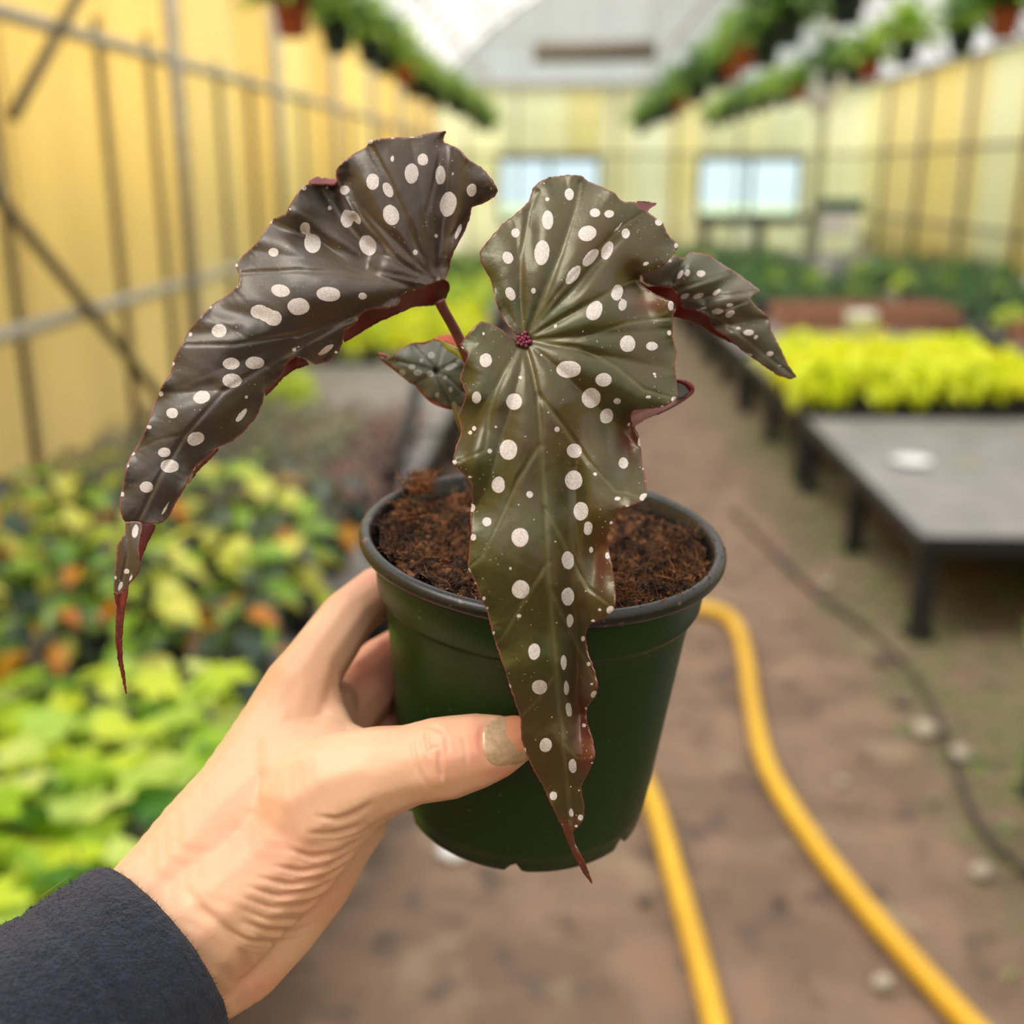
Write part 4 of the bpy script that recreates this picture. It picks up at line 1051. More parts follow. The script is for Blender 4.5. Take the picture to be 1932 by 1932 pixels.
# sleeve
FL = NT('navy_fleece')
_co = FL.coord()
_c = FL.mix(FL.maprange(FL.noise(420, 4, .7, _co), .35, .7), (.003, .0055, .018), (.009, .014, .042))
FL.bsdf(_c, .95, FL.bump(FL.noise(650, 4, .7, _co), 1.0, .0016), Sheen_Weight=.12, Sheen_Roughness=.6)
FL = FL.m
B1 = np.cross(SD, FW); B1 /= np.linalg.norm(B1); B2 = np.cross(SD, B1)
vs, fs = [], []
na, nl = 160, 150
prof = [(.0262, .012), (.0270, .004), (.0285, .0004), (.0297, -.0008), (.0306, .0004), (.0311, .003)] + [(.0312 + .006 * t_, .006 + .19 * t_) for t_ in np.linspace(0, 1, nl)]
for i, (r, l) in enumerate(prof):
    for j in range(na):
        a = 2 * math.pi * j / na
        dirv = B1 * math.cos(a) + B2 * math.sin(a)
        nz_ = mn.noise(Vector((math.cos(a) * 1.2, math.sin(a) * 1.2, l * 22)))
        nf = mn.noise(Vector((math.cos(a) * 14, math.sin(a) * 14, l * 480)))
        fold = .0011 * math.sin(l * 120 + 2.2 * math.cos(a) + 2 * nz_) * min(1, max(0, (l - .012) / .03))
        seam = -.0009 * math.exp(-((l - .021) / .0014) ** 2)
        rr_ = r + .0012 * nz_ + .0004 * nf + fold + seam
        vs.append(P0 + SD * (l + .0012 * mn.noise(Vector((math.cos(a) * 2, math.sin(a) * 2, 5)))) + dirv * rr_ - HR)
for i in range(len(prof) - 1):
    for j in range(na):
        fs.append((i * na + j, i * na + (j + 1) % na, (i + 1) * na + (j + 1) % na, (i + 1) * na + j))
sleeve = obj('sleeve', mesh('sleeve', vs, fs, FL), person); sleeve['label'] = 'navy blue fleece sleeve cuff'
# short pile and pale lint
rr = random.Random(21); pv, pf_ = [], []
SV = np.array(vs).reshape(len(prof), na, 3)
for _ in range(26000):
    i = rr.randrange(2, 105); j = rr.randrange(na)
    p = Vector(SV[i, j]) + (Vector(SV[i, (j + 1) % na]) - Vector(SV[i, j])) * rr.random()
    ax_ = Vector(P0 + SD * prof[i][1] - HR)
    nrm = (p - ax_).normalized()
    if i < 6: nrm = (nrm - Vector(SD) * (1.2 - i * .2)).normalized()
    d_ = (nrm + Vector((rr.gauss(0, .55), rr.gauss(0, .55), rr.gauss(0, .55)))).normalized() * rr.uniform(.0007, .0016)
    sd_ = d_.cross(Vector((rr.random(), rr.random(), rr.random()))).normalized() * .00007
    b = len(pv); pv += [tuple(p + sd_), tuple(p - sd_), tuple(p + d_)]; pf_.append((b, b + 1, b + 2))
pile = obj('fleece_pile', mesh('fleece_pile', pv, pf_, m_plain('navy_pile', (.014, .020, .052), .95, .6, 300), False), sleeve); tag(pile, kind='stuff')
lint = MB()
for k in range(16):
    i = rr.randrange(10, 90); j = rr.randrange(na)
    p = Vector(SV[i, j]); ax_ = Vector(P0 + SD * prof[i][1] - HR); nrm = (p - ax_).normalized()
    a = nrm.cross(Vector((rr.random(), rr.random(), rr.random()))).normalized(); b_ = nrm.cross(a)
    rad = rr.uniform(.0015, .006); a0 = rr.uniform(0, 6); arc_ = rr.uniform(1, 4)
    lint.tube([p + nrm * .0010 + (a * math.cos(a0 + arc_ * q / 9) + b_ * math.sin(a0 + arc_ * q / 9)) * rad * (.7 + .5 * q / 9) - a * rad for q in range(10)], .00005, 3)
lo = lint.build('lint', m_plain('pale_lint', (.30, .28, .30), .8), sleeve); tag(lo, 'fine pale lint hairs on the fleece', kind='stuff')

# ================================================================= BENCHES
BENCH = NT('dark_grey_bench_plastic')
_co = BENCH.coord()
_c = BENCH.mix(BENCH.maprange(BENCH.noise(6, 4, .6, _co), .35, .7), (.20, .188, .195), (.28, .262, .268))
BENCH.bsdf(_c, .48, BENCH.bump(BENCH.noise(60, 3, .6, _co), .25, .004))
BENCH = BENCH.m
BLK = m_plain('black_bench_plastic', (.016, .016, .017), .5, .3, 20)

def bench_meshes(w_, l, h=.35):
    top = MB()
    top.box(0, w_, 0, l, h - .018, h)
    skirt = MB()
    skirt.box(-.012, .0, -.012, l + .012, h - .055, h + .006).box(w_, w_ + .012, -.012, l + .012, h - .055, h + .006)
    skirt.box(0, w_, -.012, 0, h - .055, h + .006).box(0, w_, l, l + .012, h - .055, h + .006)
    leg = MB().box(-.03, .03, -.03, .03, 0, h - .02)
    leg.box(-.045, .045, -.045, .045, 0, .012)
    return top.me('top', BENCH, False), skirt.me('skirt', BLK, False), leg.me('leg', BLK, False)
_bm = {}
def bench(x, y, w_, l, label, group=None, legs=3):
    k = (w_, l)
    if k not in _bm: _bm[k] = bench_meshes(w_, l)
    r_ = empty('nursery_bench', (x, y, 0)); tag(r_, label, 'bench', group)
    obj('top', _bm[k][0], r_); obj('skirt', _bm[k][1], r_)
    for i in range(legs):
        for xx in (.03, w_ - .03): obj('leg', _bm[k][2], r_, (xx, .035 + (l - .07) * i / (legs - 1), 0))
    return r_
G_R, G_L, G_RR = 'low benches along the right of the aisle', 'low benches along the left wall', 'low benches along the right wall'
bench(1.15, .78, 1.55, 1.70, 'nearest right-hand bench, only one black leg showing at the photo edge', G_R)
bench(1.15, 3.40, 1.55, 1.80, 'empty grey bench on the right with a white saucer on its top', G_R)
bench(1.15, 5.32, 1.55, 1.75, 'bench carrying the bright yellow-green plants right of the aisle', G_R, legs=3)
for i in range(5):
    bench(1.15, 7.22 + 1.9 * i, 1.55, 1.75, '%s bench beyond the yellow-green plants right of the aisle' % ORD[i], G_R)
for i in range(6):
    bench(2.98, 5.32 + 1.9 * i, 1.45, 1.75, '%s low bench along the right wall from the near end' % ORD[i], G_RR)
for i, (y0, l) in enumerate(((.80, 1.10), (1.98, 1.28), (3.34, 1.45), (4.87, 1.75), (6.70, 1.75), (8.6, 1.75), (10.5, 1.75), (12.4, 1.75), (14.3, 1.75))):
    bench(-1.82, y0, 1.28, l, '%s low bench along the yellow left wall from the near end' % ORD[i], G_L)

# puddles standing on the empty bench
WATER = NT('still_water'); WATER.bsdf((1, 1, 1), .03, Metallic=1.0); WATER = WATER.m
def puddle(x, y, rx, ry, label, mat):
    mb_ = MB(); n = 28; pr = []
    for k_, z in ((1, 0), (.96, .0012), (.8, .0020), (0.01, .0022)):
        for j in range(n):
            a = 2 * math.pi * j / n; q = k_ * (1 + .10 * math.sin(3 * a + 1) + .05 * math.sin(5 * a))
            pr.append((rx * q * math.cos(a), ry * q * math.sin(a), z))
    fs_ = [(i * n + j, i * n + (j + 1) % n, (i + 1) * n + (j + 1) % n, (i + 1) * n + j) for i in range(3) for j in range(n)]
    o = obj('puddle', mesh('puddle', pr, fs_, mat), loc=(x, y, .3505)); tag(o, label, 'puddle')
sc_ = MB().lathe([(.030, 0), (.034, .001), (.062, .012), (.074, .019), (.075, .021), (.072, .021), (.060, .014), (.034, .005), (.0005, .004)], 28, cap0=True).build('disc', m_plain('white_disc_plastic', (.86, .86, .87), .35, .04), loc=(1.385, 4.33, .3505))  # white stand-in for a bright oval first modelled as a reflecting puddle
tag(sc_, 'white plastic saucer lying near the aisle edge of the empty grey bench', 'disc')
puddle(1.60, 4.34, .055, .07, 'small faint puddle right of the white saucer on the grey bench', m_plain('thin_water_film', (.30, .29, .28), .12, .1, 20, Metallic=.4))

# black propagation trays
tr_ = MB(); TW, TL = .36, .52
tr_.box(0, TW, 0, TL, 0, .008).box(0, .01, 0, TL, .008, .06).box(TW - .01, TW, 0, TL, .008, .06).box(0, TW, 0, .01, .008, .06).box(0, TW, TL - .01, TL, .008, .06)
for i in range(1, 3): tr_.box(TW * i / 3 - .003, TW * i / 3 + .003, .01, TL - .01, .008, .045)
for i in range(1, 4): tr_.box(.01, TW - .01, TL * i / 4 - .003, TL * i / 4 + .003, .008, .045)
TRAYM = tr_.me('tray', BLK, False)

# ================================================================= PLANTS
def blade(L_, W_, n=6, droop=.35, fold=.25, shape='ovate', wav=0.0):
    """single leaf from the origin along +X; rows of 3 across"""
    vs, fs = [], []
    for i in range(n + 1):
        t_ = i / n
        if shape == 'ovate': wd = W_ * math.sin(math.pi * min(1, t_ ** .62 * .98 + .02)) * (1 - .25 * t_)
        elif shape == 'heart': wd = W_ * math.sqrt(max(0, 1 - (2 * t_ - .85) ** 2 / 1.4)) * (1 if t_ > .02 else .6) * (1 - t_ ** 4)
        else: wd = W_ * math.sin(math.pi * (t_ * .96 + .02))
        x = L_ * t_ * (1 - .18 * droop * t_); z = -droop * L_ * t_ * t_ + .10 * L_ * t_
        u = wav * math.sin(t_ * 14)
        vs += [(x, -wd, z + fold * wd + u), (x, 0, z), (x, wd, z + fold * wd - u)]
    for i in range(n):
        for j in (0, 1): fs.append((i * 3 + j, i * 3 + j + 1, i * 3 + j + 4, i * 3 + j + 3))
    return vs, fs
def star(L_, lobes=5, inner=.45, cup=.12):
    vs = [(L_ * .35, 0, .0)]; k = lobes * 4
    for i in range(k + 1):
        a = math.radians(-150 + 300 * i / k)
        q = .5 + .5 * math.cos(a * lobes * 360 / 300 + (math.pi if lobes % 2 == 0 else 0))
        r_ = L_ * (inner + (.68 - inner) * q ** .8) * (1.1 if abs(a) < .6 else 1)
        vs.append((L_ * .35 + r_ * math.cos(a), r_ * math.sin(a), cup * L_ * (.6 - (r_ / L_) ** 2 * 1.6)))
    return vs, [(0, i, i + 1) for i in range(1, k + 1)] + [(0, k + 1, 1)]

def leafmesh(gen, mat, nm='leaf'):
    return mesh(nm, gen[0], gen[1], mat, True)

LIME = m_leaf('lime_leaf', (.72, .84, .06), (.32, .56, .03), .4, .42, 9)
LIMEP = m_leaf('pale_lime_leaf', (.78, .86, .26), (.45, .68, .10), .4, .42, 9)
MIDG = m_leaf('mid_green_leaf', (.13, .33, .03), (.06, .20, .03), .35, .3, 9)
GLOS = m_leaf('glossy_green_leaf', (.25, .44, .03), (.08, .22, .03), .25, .28, 9)
GLOY = m_leaf('glossy_yellow_green_leaf', (.78, .78, .14), (.42, .55, .05), .25, .35, 9)
DARK = m_leaf('dark_green_leaf', (.030, .075, .035), (.018, .045, .03), .28, .15, 9)
ORAN = m_leaf('orange_yellow_leaf', (.72, .36, .02), (.62, .18, .02), .35, .4, 9)
SAGE = m_leaf('sage_leaf', (.33, .33, .21), (.20, .20, .13), .6, .25, 9)
MAUV = m_leaf('mauve_leaf', (.28, .13, .13), (.17, .12, .11), .6, .25, 9)
YLIM = m_leaf('yellow_lime_leaf', (.92, .92, .03), (.75, .85, .02), .45, .45, 9)
FERN = m_leaf('fern_frond', (.28, .50, .07), (.12, .28, .05), .5, .35, 5)
FERND = m_leaf('dark_fern_frond', (.07, .18, .06), (.05, .12, .05), .5, .3, 5)
FERNL = m_leaf('light_fern_frond', (.55, .70, .14), (.33, .52, .08), .5, .4, 5)
STEM = m_plain('green_stem', (.13, .20, .04), .5)
TERRA = m_plain('terracotta_plastic', (.40, .085, .035), .6, .2, 10)
POTB = MB().lathe([(.036, 0), (.040, .002), (.052, .085), (.055, .085), (.055, .095), (.050, .095), (.048, .080), (.0005, .080)], 14, cap0=True).me('pot', BLK)
POTT = MB().lathe([(.052, 0), (.056, .003), (.072, .110), (.077, .110), (.078, .130), (.072, .130), (.069, .115), (.0005, .112)], 18, cap0=True).me('pot', TERRA)
POTD = MB().lathe([(.050, 0), (.054, .003), (.074, .110), (.077, .110), (.078, .125), (.072, .125), (.069, .112), (.0005, .110)], 18, cap0=True).me('pot', m_plain('dark_green_basket', (.012, .030, .030), .45, .3, 10))

def stems(n, ht, spread, seed):
    rr = random.Random(seed); m_ = MB()
    for i in range(n):
        a = i * 2.4; r_ = spread * math.sqrt((i + .5) / n)
        m_.tube([(0, 0, .08), (r_ * .4 * math.cos(a), r_ * .4 * math.sin(a), .08 + ht * .6), (r_ * math.cos(a), r_ * math.sin(a), .08 + ht)], .0018, 3, cap=False)
    return m_.me('stems', STEM)

def near_plant(name, label, group, loc, leaves, n, ht, spread, seed, stem_me, tilt=(.1, .9), sc=(.75, 1.15), cat='plant', low=.25):
    rr = random.Random(seed)
    r_ = empty(name, loc, rr.uniform(0, 6)); tag(r_, label, cat, group)
    obj('pot', POTB, r_); obj('stems', stem_me, r_)
    for i in range(n):
        k = (i + .5) / n; a = i * 2.399 + rr.uniform(-.3, .3)
        r0 = spread * math.sqrt(k) * rr.uniform(.4, 1.0)
        z = .08 + ht * (1 - (1 - low) * k ** 1.3) * rr.uniform(.86, 1.08)
        o = obj('leaf', leaves[int(rr.random() ** 1.0 * len(leaves)) % len(leaves)], r_, (r0 * math.cos(a) * .8, r0 * math.sin(a) * .8, z))
        s_ = rr.uniform(*sc); o.scale = (s_, s_, s_)
        o.rotation_euler = (rr.uniform(-.35, .35), tilt[0] + (tilt[1] - tilt[0]) * k + rr.uniform(-.25, .25) - .25, a)
    return r_

# near left bench: lime foliage, some star-lobed, some round
lime_leaves = [leafmesh(star(.085), LIMEP), leafmesh(star(.090, 5, .40), LIME), leafmesh(blade(.085, .034, 6, .5, .2), LIME), leafmesh(blade(.075, .030, 6, .5, .25), LIMEP), leafmesh(star(.08, 5, .42), MIDG), leafmesh(star(.09, 5, .38), LIME)]
stm1 = stems(8, .15, .06, 1)
LROW = ['front row', 'second row', 'third row', 'fourth row', 'fifth row', 'sixth row', 'seventh row']
for j in range(6):
    for i in range(5):
        x = -.62 - .150 * i - .03 * (j % 2); y = .92 + .168 * j + R.uniform(-.012, .012)
        near_plant('lime_plant', 'lime-green plant, %s from the aisle, %s of near left bench' % (ORD[i], LROW[j]), 'lime-green bedding plants on the near left bench',
                   (x, y, .352), lime_leaves, 15, .17 + R.uniform(-.02, .02), .10, 100 + j * 9 + i, stm1)
# second bench: glossy green, dark and orange-yellow leaves
gl = [leafmesh(blade(.105, .030, 6, .35, .3, 'long'), GLOS), leafmesh(blade(.100, .034, 6, .45, .3, 'long'), GLOY), leafmesh(blade(.095, .032, 6, .6, .2, 'long'), DARK), leafmesh(blade(.095, .028, 6, .55, .3, 'long'), ORAN)]
mixa = [gl[0], gl[0], gl[1], gl[0], gl[2], gl[0], gl[1]]; mixb = [gl[2], gl[3], gl[2], gl[0], gl[2], gl[1]]; mixc = [gl[0], gl[1], gl[1], gl[0], gl[2], gl[0], gl[1], gl[3]]
stm2 = stems(7, .18, .07, 2)
for j in range(5):
    for i in range(6):
        x = -.65 - .19 * i - .05 * (j % 2); y = 2.08 + .235 * j + R.uniform(-.02, .02)
        near_plant('glossy_plant', 'glossy yellow-green plant, %s from the aisle, %s of second left bench' % (ORD[i], LROW[j]), 'glossy-leaved plants on the second left bench',
                   (x, y, .352), [mixa, mixc, mixa, mixb, mixc][(i + 2 * j) % 5] if j else [mixb, mixc, mixb][i % 3], 14, .20 + R.uniform(-.03, .04) + .02 * (j > 1), .11, 300 + j * 9 + i, stm2, (.0, .9), low=.1)

def clump(seed, n, rad, z0, z1, gens, size, nm='foliage', tri=True):
    """joined foliage: many small leaves over a dome"""
    rr = random.Random(seed); V_, F_, M_ = [], [], []
    for _ in range(n):
        g = rr.randrange(len(gens)); vs_, fs_ = gens[g][0]
        a = rr.uniform(0, 2 * math.pi); q = math.sqrt(rr.random()); t_ = rr.random()
        r0 = rad * q; z = z0 + (z1 - z0) * (1 - q * q * .8) * (.35 + .65 * t_ ** .5)
        s_ = size * rr.uniform(.6, 1.25)
        mt = Matrix.Translation((r0 * math.cos(a), r0 * math.sin(a), z)) @ Matrix.Rotation(a + rr.uniform(-.8, .8), 4, 'Z') @ Matrix.Rotation(rr.uniform(-.3, .9) * (0.3 + q), 4, 'Y') @ Matrix.Rotation(rr.uniform(-.5, .5), 4, 'X') @ Matrix.Scale(s_, 4)
        b = len(V_); V_ += [tuple(mt @ Vector(v)) for v in vs_]; F_ += [tuple(b + k for k in f) for f in fs_]; M_ += [gens[g][1]] * len(fs_)
    return V_, F_, M_
B1_ = blade(1, .34, 3, .5, .25); B2_ = blade(1, .20, 3, .5, .25); S1_ = star(1, 5, .42); H1_ = blade(1, .46, 4, .5, .15)
def potted(name, label, group, loc, fol_me, pot_me, cat='plant', rz=None):
    r_ = empty(name, loc, R.uniform(0, 6) if rz is None else rz); tag(r_, label, cat, group)
    obj('pot', pot_me, r_); obj('foliage', fol_me, r_); return r_
def fol(nm, mats, *a, **k):
    v_, f_, m_ = clump(*a, **k); return mesh(nm, v_, f_, mats, True, m_)

# third bench: sage and mauve small-leaved plants
sg = [fol('foliage', [SAGE, MAUV], 40 + k, 150, .10, .08, .22, [(B1_, 0), (B2_, 0), (B1_, 1 if k % 3 == 2 else 0)], .034) for k in range(4)]
mv = fol('foliage', [SAGE, MAUV], 49, 150, .10, .08, .20, [(B1_, 1), (B2_, 0), (B1_, 1)], .034)
for j in range(7):
    for i in range(6):
        x = -.66 - .19 * i - .05 * (j % 2); y = 3.45 + .19 * j
        potted('sage_plant', ('%s plant, %s from the aisle, %s of third left bench' % ('mauve' if i == 0 else 'grey-sage', ORD[i], LROW[j])), 'sage and mauve plants on the third left bench', (x, y, .352), mv if i == 0 else sg[(i + j) % 4], POTB)
# fourth bench: a few lime plants near the wall, the rest empty; fifth and on: lime and green
lf = [fol('foliage', [LIME, LIMEP], 60 + k, 90, .11, .08, .24, [(B1_, 0), (S1_, 0), (B1_, 1)], .055) for k in range(3)]
gf = [fol('foliage', [MIDG, DARK], 70 + k, 90, .11, .08, .24, [(B1_, 0), (B1_, 1), (B2_, 0)], .055) for k in range(3)]
for k, (x, y) in enumerate(((-1.25, 5.0), (-1.45, 5.02), (-1.65, 5.0), (-1.30, 5.24), (-1.52, 5.26), (-1.7, 5.24))):
    potted('lime_plant', 'small lime plant by the left wall on the emptier fourth bench, %s of six' % ORD[k], 'lime plants at the wall end of the fourth left bench', (x, y, .352), lf[k % 3], POTB)
yf0 = [fol('foliage', [YLIM, LIME], 180 + k, 70, .12, .07, .27, [(B1_, 0), (B1_, 1), (H1_, 0)], .09) for k in range(3)]
for b_, y0 in enumerate((6.8, 8.7, 10.6, 12.5)):
    for j in range(4):
        for i in range(5):
            me_ = (yf0 if b_ == 0 else lf if b_ == 1 or (i + j) % 3 == 0 else gf)[(i + j) % 3]
            potted('distant_plant', 'blurred %s plant, %s from aisle, %s, %s left bench' % ('lime' if me_ in lf + yf0 else 'dark green', ORD[i], LROW[j], ORD[b_ + 4]), 'plants on the far left benches', (-.68 - .25 * i, y0 + .38 * j, .352), me_, POTB)
# black irrigation riser leaning at the aisle end of the third bench
pp = MB().tube([(0, 0, 0), (.03, .08, .17), (.085, .24, .40)], .024, 10).build('black_pipe', BLK, loc=(-.585, 3.62, .353))
tag(pp, 'short black pipe leaning up from the aisle corner of the third left bench', 'pipe')

# right side: yellow-green plants in black trays on the third bench
yf = [fol('foliage', [YLIM, LIME], 80 + k, 60, .12, .07, .25, [(B1_, 0), (B1_, 0), (H1_, 0)], .105) for k in range(3)]
lf2 = [fol('foliage', [LIME, MIDG], 84 + k, 110, .12, .07, .24, [(B1_, 0), (B1_, 0), (B1_, 1)], .06) for k in range(2)]
for j in range(2):
    for i in range(3):
        o = obj('seed_tray', TRAYM, loc=(1.19 + .38 * i, 5.36 + .56 * j, .3505)); tag(o, 'black tray under yellow-green plants, %s from the aisle, %s row' % (ORD[i], ('front', 'back')[j]), 'tray', 'black trays under the yellow-green plants')
for j in range(6):
    for i in range(6):
        x = 1.27 + .185 * i; y = 5.44 + .185 * j
        if j == 5 and i == 2: continue
        potted('yellow_green_plant', 'bright yellow-green plant, %s from the aisle, %s on right bench' % (ORD[i], LROW[j]), 'bright yellow-green plants in the black trays', (x, y, .36), yf[(i + j) % 3], POTB)
for j in range(4):
    for i in range(5):
        potted('lime_plant', 'lime plant by right wall, %s from the left, %s' % (ORD[i], LROW[j]), 'lime plants on the first bench by the right wall', (3.08 + .23 * i, 5.75 + .24 * j + .1, .352), (lf2 + yf[:1])[(i + j) % 3], POTB)
wp = MB().lathe([(.05, 0), (.055, .004), (.068, .12), (.072, .12), (.072, .135), (.064, .135), (.055, .02), (.0005, .02)], 20, cap0=True).build('white_pot', m_plain('white_plastic', (.80, .80, .80), .4, .05), loc=(1.72, 6.55, .352))
wp.scale = (1.25, 1.25, 2.5)
tag(wp, 'tall white plastic pot standing among the yellow-green plants', 'pot')
# terracotta troughs with dark plants, further back
trg = MB()
trg.box(0, .62, 0, .18, 0, .01)
for a_ in ((0, .62, 0, .012, 0, .15), (0, .62, .168, .18, 0, .15), (0, .012, .012, .168, 0, .15), (.608, .62, .012, .168, 0, .15), (-.01, .63, -.01, 0, .13, .15), (-.01, .63, .18, .19, .13, .15)): trg.box(*a_)
TRG = trg.me('trough', m_plain('terracotta_trough', (.40, .19, .12), .7, .2, 8), False)
df = [fol('foliage', [DARK, MIDG], 90 + k, 120, .15, .08, .32, [(B1_, 0), (B2_, 0), (B1_, 1)], .06) for k in range(4)]
for j in range(3):
    for i in range(2):
        o = obj('planting_trough', TRG, loc=(1.62 + .66 * i - .0 * j, 8.30 + .21 * j if j < 3 else 0, .3515)); tag(o, 'terracotta trough behind the yellow-green plants, %s from aisle, %s row' % (ORD[i], ORD[j]), 'trough', 'terracotta troughs on the right benches')
for i in range(2):
    o = obj('planting_trough', TRG, loc=(3.05 + .66 * i, 7.6, .3515)); tag(o, 'terracotta trough near the right wall, %s from the aisle' % ORD[i], 'trough', 'terracotta troughs near the right wall')
for b_, (x0, y0, ni, nj) in enumerate(((1.35, 9.2, 5, 4), (1.3, 11.1, 5, 4), (3.1, 9.25, 5, 4), (3.1, 11.2, 5, 4), (1.3, 13.0, 5, 4), (3.1, 7.9, 5, 3))):
    for j in range(nj):
        for i in range(ni):
            me_ = df[(i * 3 + j) % 4] if (i + j + b_) % 5 else lf[j % 3]
            potted('distant_plant', 'blurred dark plant, %s from left, %s, %s dark block on the right' % (ORD[i], LROW[j], ORD[b_]), 'dark plants on the far right benches', (x0 + .28 * i, y0 + .38 * j, .352), me_, POTB)
# pale flowering plants near the right wall
fl = [fol('foliage', [MIDG, LIME, m_leaf('pale_pink_petal', (.9, .75, .80), (.85, .85, .85), .6, .3)], 95 + k, 100, .13, .08, .34, [(B1_, 0), (B1_, 1), (B1_, 2)], .06) for k in range(2)]
for k, (x, y) in enumerate(((3.75, 9.0), (4.1, 9.1), (4.2, 8.5), (3.9, 8.3))):
    potted('flowering_plant', 'pale pink flowering plant against the right wall, %s of four' % ORD[k], 'pale flowering plants by the right wall', (x, y, .49), fl[k % 2], POTT)

# R0 bench: one plant reaches into the frame edge
potted('lime_plant', 'lime plant on the nearest right bench, one leaf tip at the photo edge', None, (1.20, 2.36, .352), lf2[0], POTB)

# black table under the far window, green tub and white box on it
tb = empty('black_table', (2.9, 17.2, 0)); tag(tb, 'black table standing in front of the far right window', 'table')
MB().box(-.85, .85, -.3, .3, .80, .88).build('top', BLK, tb, False)
for xx in (-.8, 0, .8):
    for yy in (-.26, .26): MB().box(xx - .035, xx + .035, yy - .035, yy + .035, 0, .80).build('leg', BLK, tb, False)
tb = empty('metal_shelf', (3.95, 16.9, 0)); tag(tb, 'small metal shelf right of the black table', 'shelf')
MB().box(-.42, .42, -.2, .2, .62, .65).build('top', GALV, tb, False)
for xx in (-.4, .4): MB().box(xx - .02, xx + .02, -.18, .18, 0, .62).build('leg', GALV, tb, False)
o = MB().box(-.34, .34, -.16, .16, 0, .14).box(-.37, .37, -.19, .19, .14, .17).build('storage_tub', m_plain('dark_green_tub', (.03, .12, .09), .5), loc=(3.95, 16.9, .93), smooth=False); tag(o, 'dark green lidded tub on top of the white box by the far wall', 'tub')
o = MB().box(-.26, .26, -.16, .16, 0, .25).box(-.27, .27, -.17, .17, .25, .279).build('storage_box', m_plain('white_box', (.75, .75, .76), .5, .1), loc=(3.90, 16.9, .651), smooth=False); tag(o, 'white box on the metal shelf under the green tub', 'box')
# white funnel hood by the green column
hd = MB().lathe([(.30, .52), (.31, .50), (.27, .30), (.16, .08), (.045, 0), (.040, 0), (.15, .10), (.26, .31), (.295, .50)], 20)
o = hd.build('white_funnel', m_plain('white_funnel_plastic', (.88, .88, .84), .5, .05), loc=(3.22, 15.1, 2.18)); tag(o, 'white funnel-shaped hood hanging by the green column', 'hood')
MB().tube([(0, 0, .5), (0, 0, 2.0)], .006, 5).build('hanger', GALV, o)
for a in range(3):
    MB().tube([(.29 * math.cos(a * 2.1), .29 * math.sin(a * 2.1), .51), (0, 0, .9)], .004, 4).build('cable', GALV, o)

# ================================================================= HANGING BASKETS
def frond(rr, L_, W_, k=7):
    vs, fs = [], []
    a = rr.uniform(0, 2 * math.pi); el = rr.uniform(.55, 1.45); d_ = Vector((math.cos(a), math.sin(a), 0)); sd_ = Vector((-math.sin(a), math.cos(a), 0))
    p = Vector((0, 0, .12)); v = (d_ * math.cos(el) + Vector((0, 0, 1)) * math.sin(el)); s_ = L_ / k
    for i in range(k + 1):
        t_ = i / k; w_ = W_ * math.sin(math.pi * min(1, .12 + t_ * .86)) * (1 if i % 2 else .45)
        vs += [tuple(p + sd_ * w_ - Vector((0, 0, w_ * .3))), tuple(p), tuple(p - sd_ * w_ - Vector((0, 0, w_ * .3)))]
        p = p + v * s_; v = (v + Vector((0, 0, -.24))).normalized()
    for i in range(k):
        for j in (0, 1): fs.append((i * 3 + j, i * 3 + j + 1, i * 3 + j + 4, i * 3 + j + 3))
    return vs, fs
def basket_fol(seed, n, L_, mats):
    rr = random.Random(seed); V_, F_, M_ = [], [], []
    for i in range(n):
        v_, f_ = frond(rr, L_ * rr.uniform(.6, 1.15), .030); b = len(V_)
        V_ += v_; F_ += [tuple(b + k for k in f) for f in f_]; M_ += [rr.randrange(len(mats))] * len(f_)
    return mesh('foliage', V_, F_, mats, True, M_)
bf = [basket_fol(200, 150, .27, [FERN, FERND, FERNL]), basket_fol(201, 170, .30, [FERN, FERNL]), basket_fol(202, 190, .36, [FERN, FERND, FERN]), basket_fol(203, 170, .30, [FERNL, FERN, FERNL])]
hw = MB()
for a in range(3):
    q = a * 2.1 + .4; hw.tube([(.075 * math.cos(q), .075 * math.sin(q), .125), (0, 0, .42)], .0025, 4)
hw.tube([(0, 0, .42), (0, 0, .755)], .0025, 4)
HANG = hw.me('hanger', DARKSTEEL)
rows = [(-1.1, 2.00, 4.80, .80, 17, 'left', [1, 0, 3, 0, 3, 1]), (1.10, 2.02, 4.2, .78, 19, 'inner right', [2, 0, 2, 0, 1]), (2.12, 2.08, 5.1, .80, 16, 'outer right', [0, 2, 0, 3, 3])]
for ri, (x, z, y0, dy, n, nm_, fm_) in enumerate(rows):
    for i in range(n):
        y = y0 + dy * i
        if y > 17.6: break
        terra = (ri == 0 and i in (0, 4)) or (ri == 1 and i in (4, 5, 9)) or (ri == 2 and i in (1, 4, 7))
        r_ = empty('hanging_basket', (x + R.uniform(-.05, .05), y, z + R.uniform(-.03, .05)), R.uniform(0, 6))
        tag(r_, 'hanging fern in a %s pot, %s from the near end, %s row' % ('terracotta red' if terra else 'dark', ORD[i], nm_), 'hanging basket', 'hanging baskets in the %s row' % nm_)
        obj('pot', POTT if terra else POTD, r_); obj('foliage', bf[fm_[i % len(fm_)]], r_); obj('hanger', HANG, r_)
        if ri == 0 and i == 0: r_.location.x = -1.1; r_.location.z = 1.975
    pipe('basket_rail', (x, 3.5, z + .73), (x, YF, z + .73), .016, GALV)

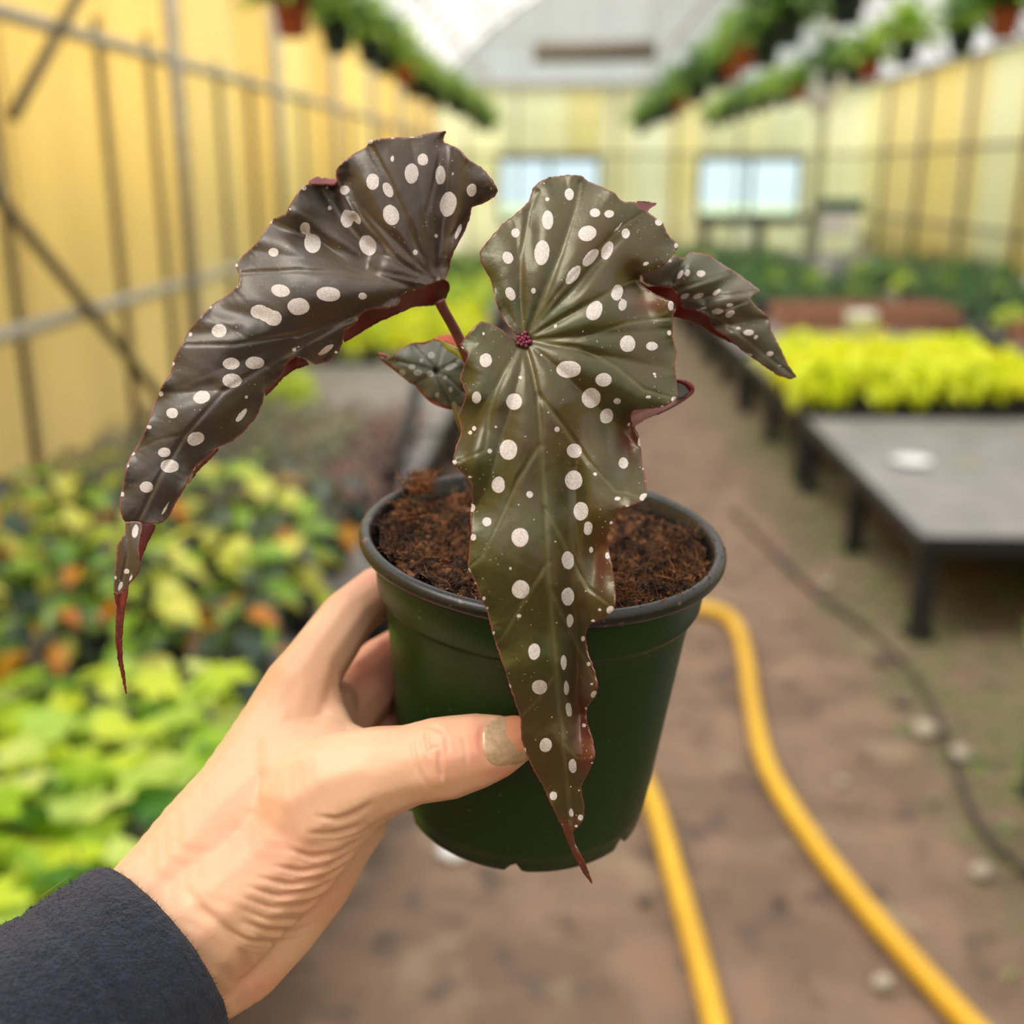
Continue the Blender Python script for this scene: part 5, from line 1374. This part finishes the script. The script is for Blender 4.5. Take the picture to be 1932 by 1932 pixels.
# ================================================================= HOSES AND FLOOR ITEMS
def spline(pts, k=10):
    P_ = [Vector(p) for p in pts]; out = []
    for i in range(len(P_) - 1):
        p0, p1, p2, p3 = P_[max(i - 1, 0)], P_[i], P_[i + 1], P_[min(i + 2, len(P_) - 1)]
        for j in range(k):
            t_ = j / k
            out.append(.5 * ((2 * p1) + (p2 - p0) * t_ + (2 * p0 - 5 * p1 + 4 * p2 - p3) * t_ ** 2 + (3 * p1 - p0 - 3 * p2 + p3) * t_ ** 3))
    out.append(P_[-1]); return out
HOSE = NT('yellow_hose'); HOSE.bsdf(HOSE.mix(HOSE.maprange(HOSE.noise(8, 3), .3, .7), (.74, .44, .03), (.64, .36, .025)), .40); HOSE = HOSE.m
hz = .026
hp = [onz(*p, hz) for p in ((2010, 2110), (1830, 1932), (1640, 1720), (1530, 1580), (1450, 1450), (1420, 1330), (1405, 1230), (1380, 1170), (1330, 1148), (1250, 1150), (1180, 1200), (1160, 1300), (1190, 1410), (1235, 1520), (1270, 1640), (1310, 1780), (1350, 1932), (1390, 2100))]
o = MB().tube([tuple(p) for p in spline(hp)], hz - .003, 14).build('garden_hose', HOSE); tag(o, 'yellow hose lying in a long loop on the earth floor', 'hose')
bp = [onz(*p, .012) for p in ((1380, 960), (1470, 1050), (1540, 1118), (1600, 1160), (1690, 1235), (1760, 1330), (1800, 1440), (1850, 1560), (1932, 1640), (2020, 1700))]
o = MB().tube([tuple(p) for p in spline(bp)], .009, 8).build('irrigation_pipe', m_plain('dusty_black_pipe', (.05, .042, .035), .7)); tag(o, 'thin dark irrigation pipe along the mossy edge of the aisle', 'pipe')
# white pebble-like lump on the floor and some stones
def stone(name, x, y, s_, mat, label, cat, group=None, seed=0):
    bm = bmesh.new(); bmesh.ops.create_icosphere(bm, subdivisions=2, radius=1)
    for v in bm.verts:
        v.co *= 1 + .28 * mn.noise(v.co * 1.3 + Vector((seed, 0, 0))); v.co.z *= .55; v.co *= s_
    me_ = bpy.data.meshes.new(name); bm.to_mesh(me_); bm.free(); me_.materials.append(mat)
    me_.polygons.foreach_set('use_smooth', [True] * len(me_.polygons))
    o = obj(name, me_, loc=(x, y, s_ * .42)); tag(o, label, cat, group)
p_ = onz(855, 1615)
stone('white_stone', p_[0], p_[1], .036, m_plain('white_stone', (.85, .85, .84), .5, .08), 'small white stone on the floor below the pot', 'stone')
STN = m_plain('dark_stone', (.13, .10, .085), .8, .3, 20); STP = m_plain('pale_stone', (.42, .37, .29), .8, .2, 20)
for k, (x, y, s_) in enumerate(((1660, 1250, .03), (1745, 1385, .034), (1810, 1430, .03), (1700, 1330, .022), (1560, 1105, .025), (1665, 1860, .02), (1215, 1700, .015), (1590, 1480, .016), (1850, 1650, .022), (1470, 1700, .015))):
    p_ = onz(x, y)
    stone('pebble', p_[0], p_[1], s_, STP if k % 3 else STN, '%s pebble on the aisle floor, %s in the run of pebbles' % ('pale' if k % 3 else 'dark', ORD[k]), 'stone', 'pebbles on the aisle floor', k)
# low weeds at the mossy edge
wv, wf, wm = [], [], []
rr = random.Random(77)
for _ in range(900):
    y = rr.uniform(1.6, 6.5); x = rr.gauss(1.12 - .04 * y * 0, .10) + (.02 if y > 3 else 0)
    if rr.random() < .3: x = rr.uniform(1.1, 1.9)
    g = B2_; s_ = rr.uniform(.015, .045)
    mt = Matrix.Translation((x, y, .0)) @ Matrix.Rotation(rr.uniform(0, 6.3), 4, 'Z') @ Matrix.Rotation(rr.uniform(-1.2, -.1), 4, 'Y') @ Matrix.Scale(s_, 4)
    b = len(wv); wv += [tuple(mt @ Vector(v)) for v in g[0]]; wf += [tuple(b + k for k in f) for f in g[1]]; wm += [rr.randrange(2)] * len(g[1])
o = obj('weeds', mesh('weeds', wv, wf, [m_leaf('weed_green', (.30, .36, .10), (.36, .33, .14), .6, .3), MIDG], True, wm)); tag(o, 'low weeds along the mossy foot of the right benches', 'weeds', kind='stuff')
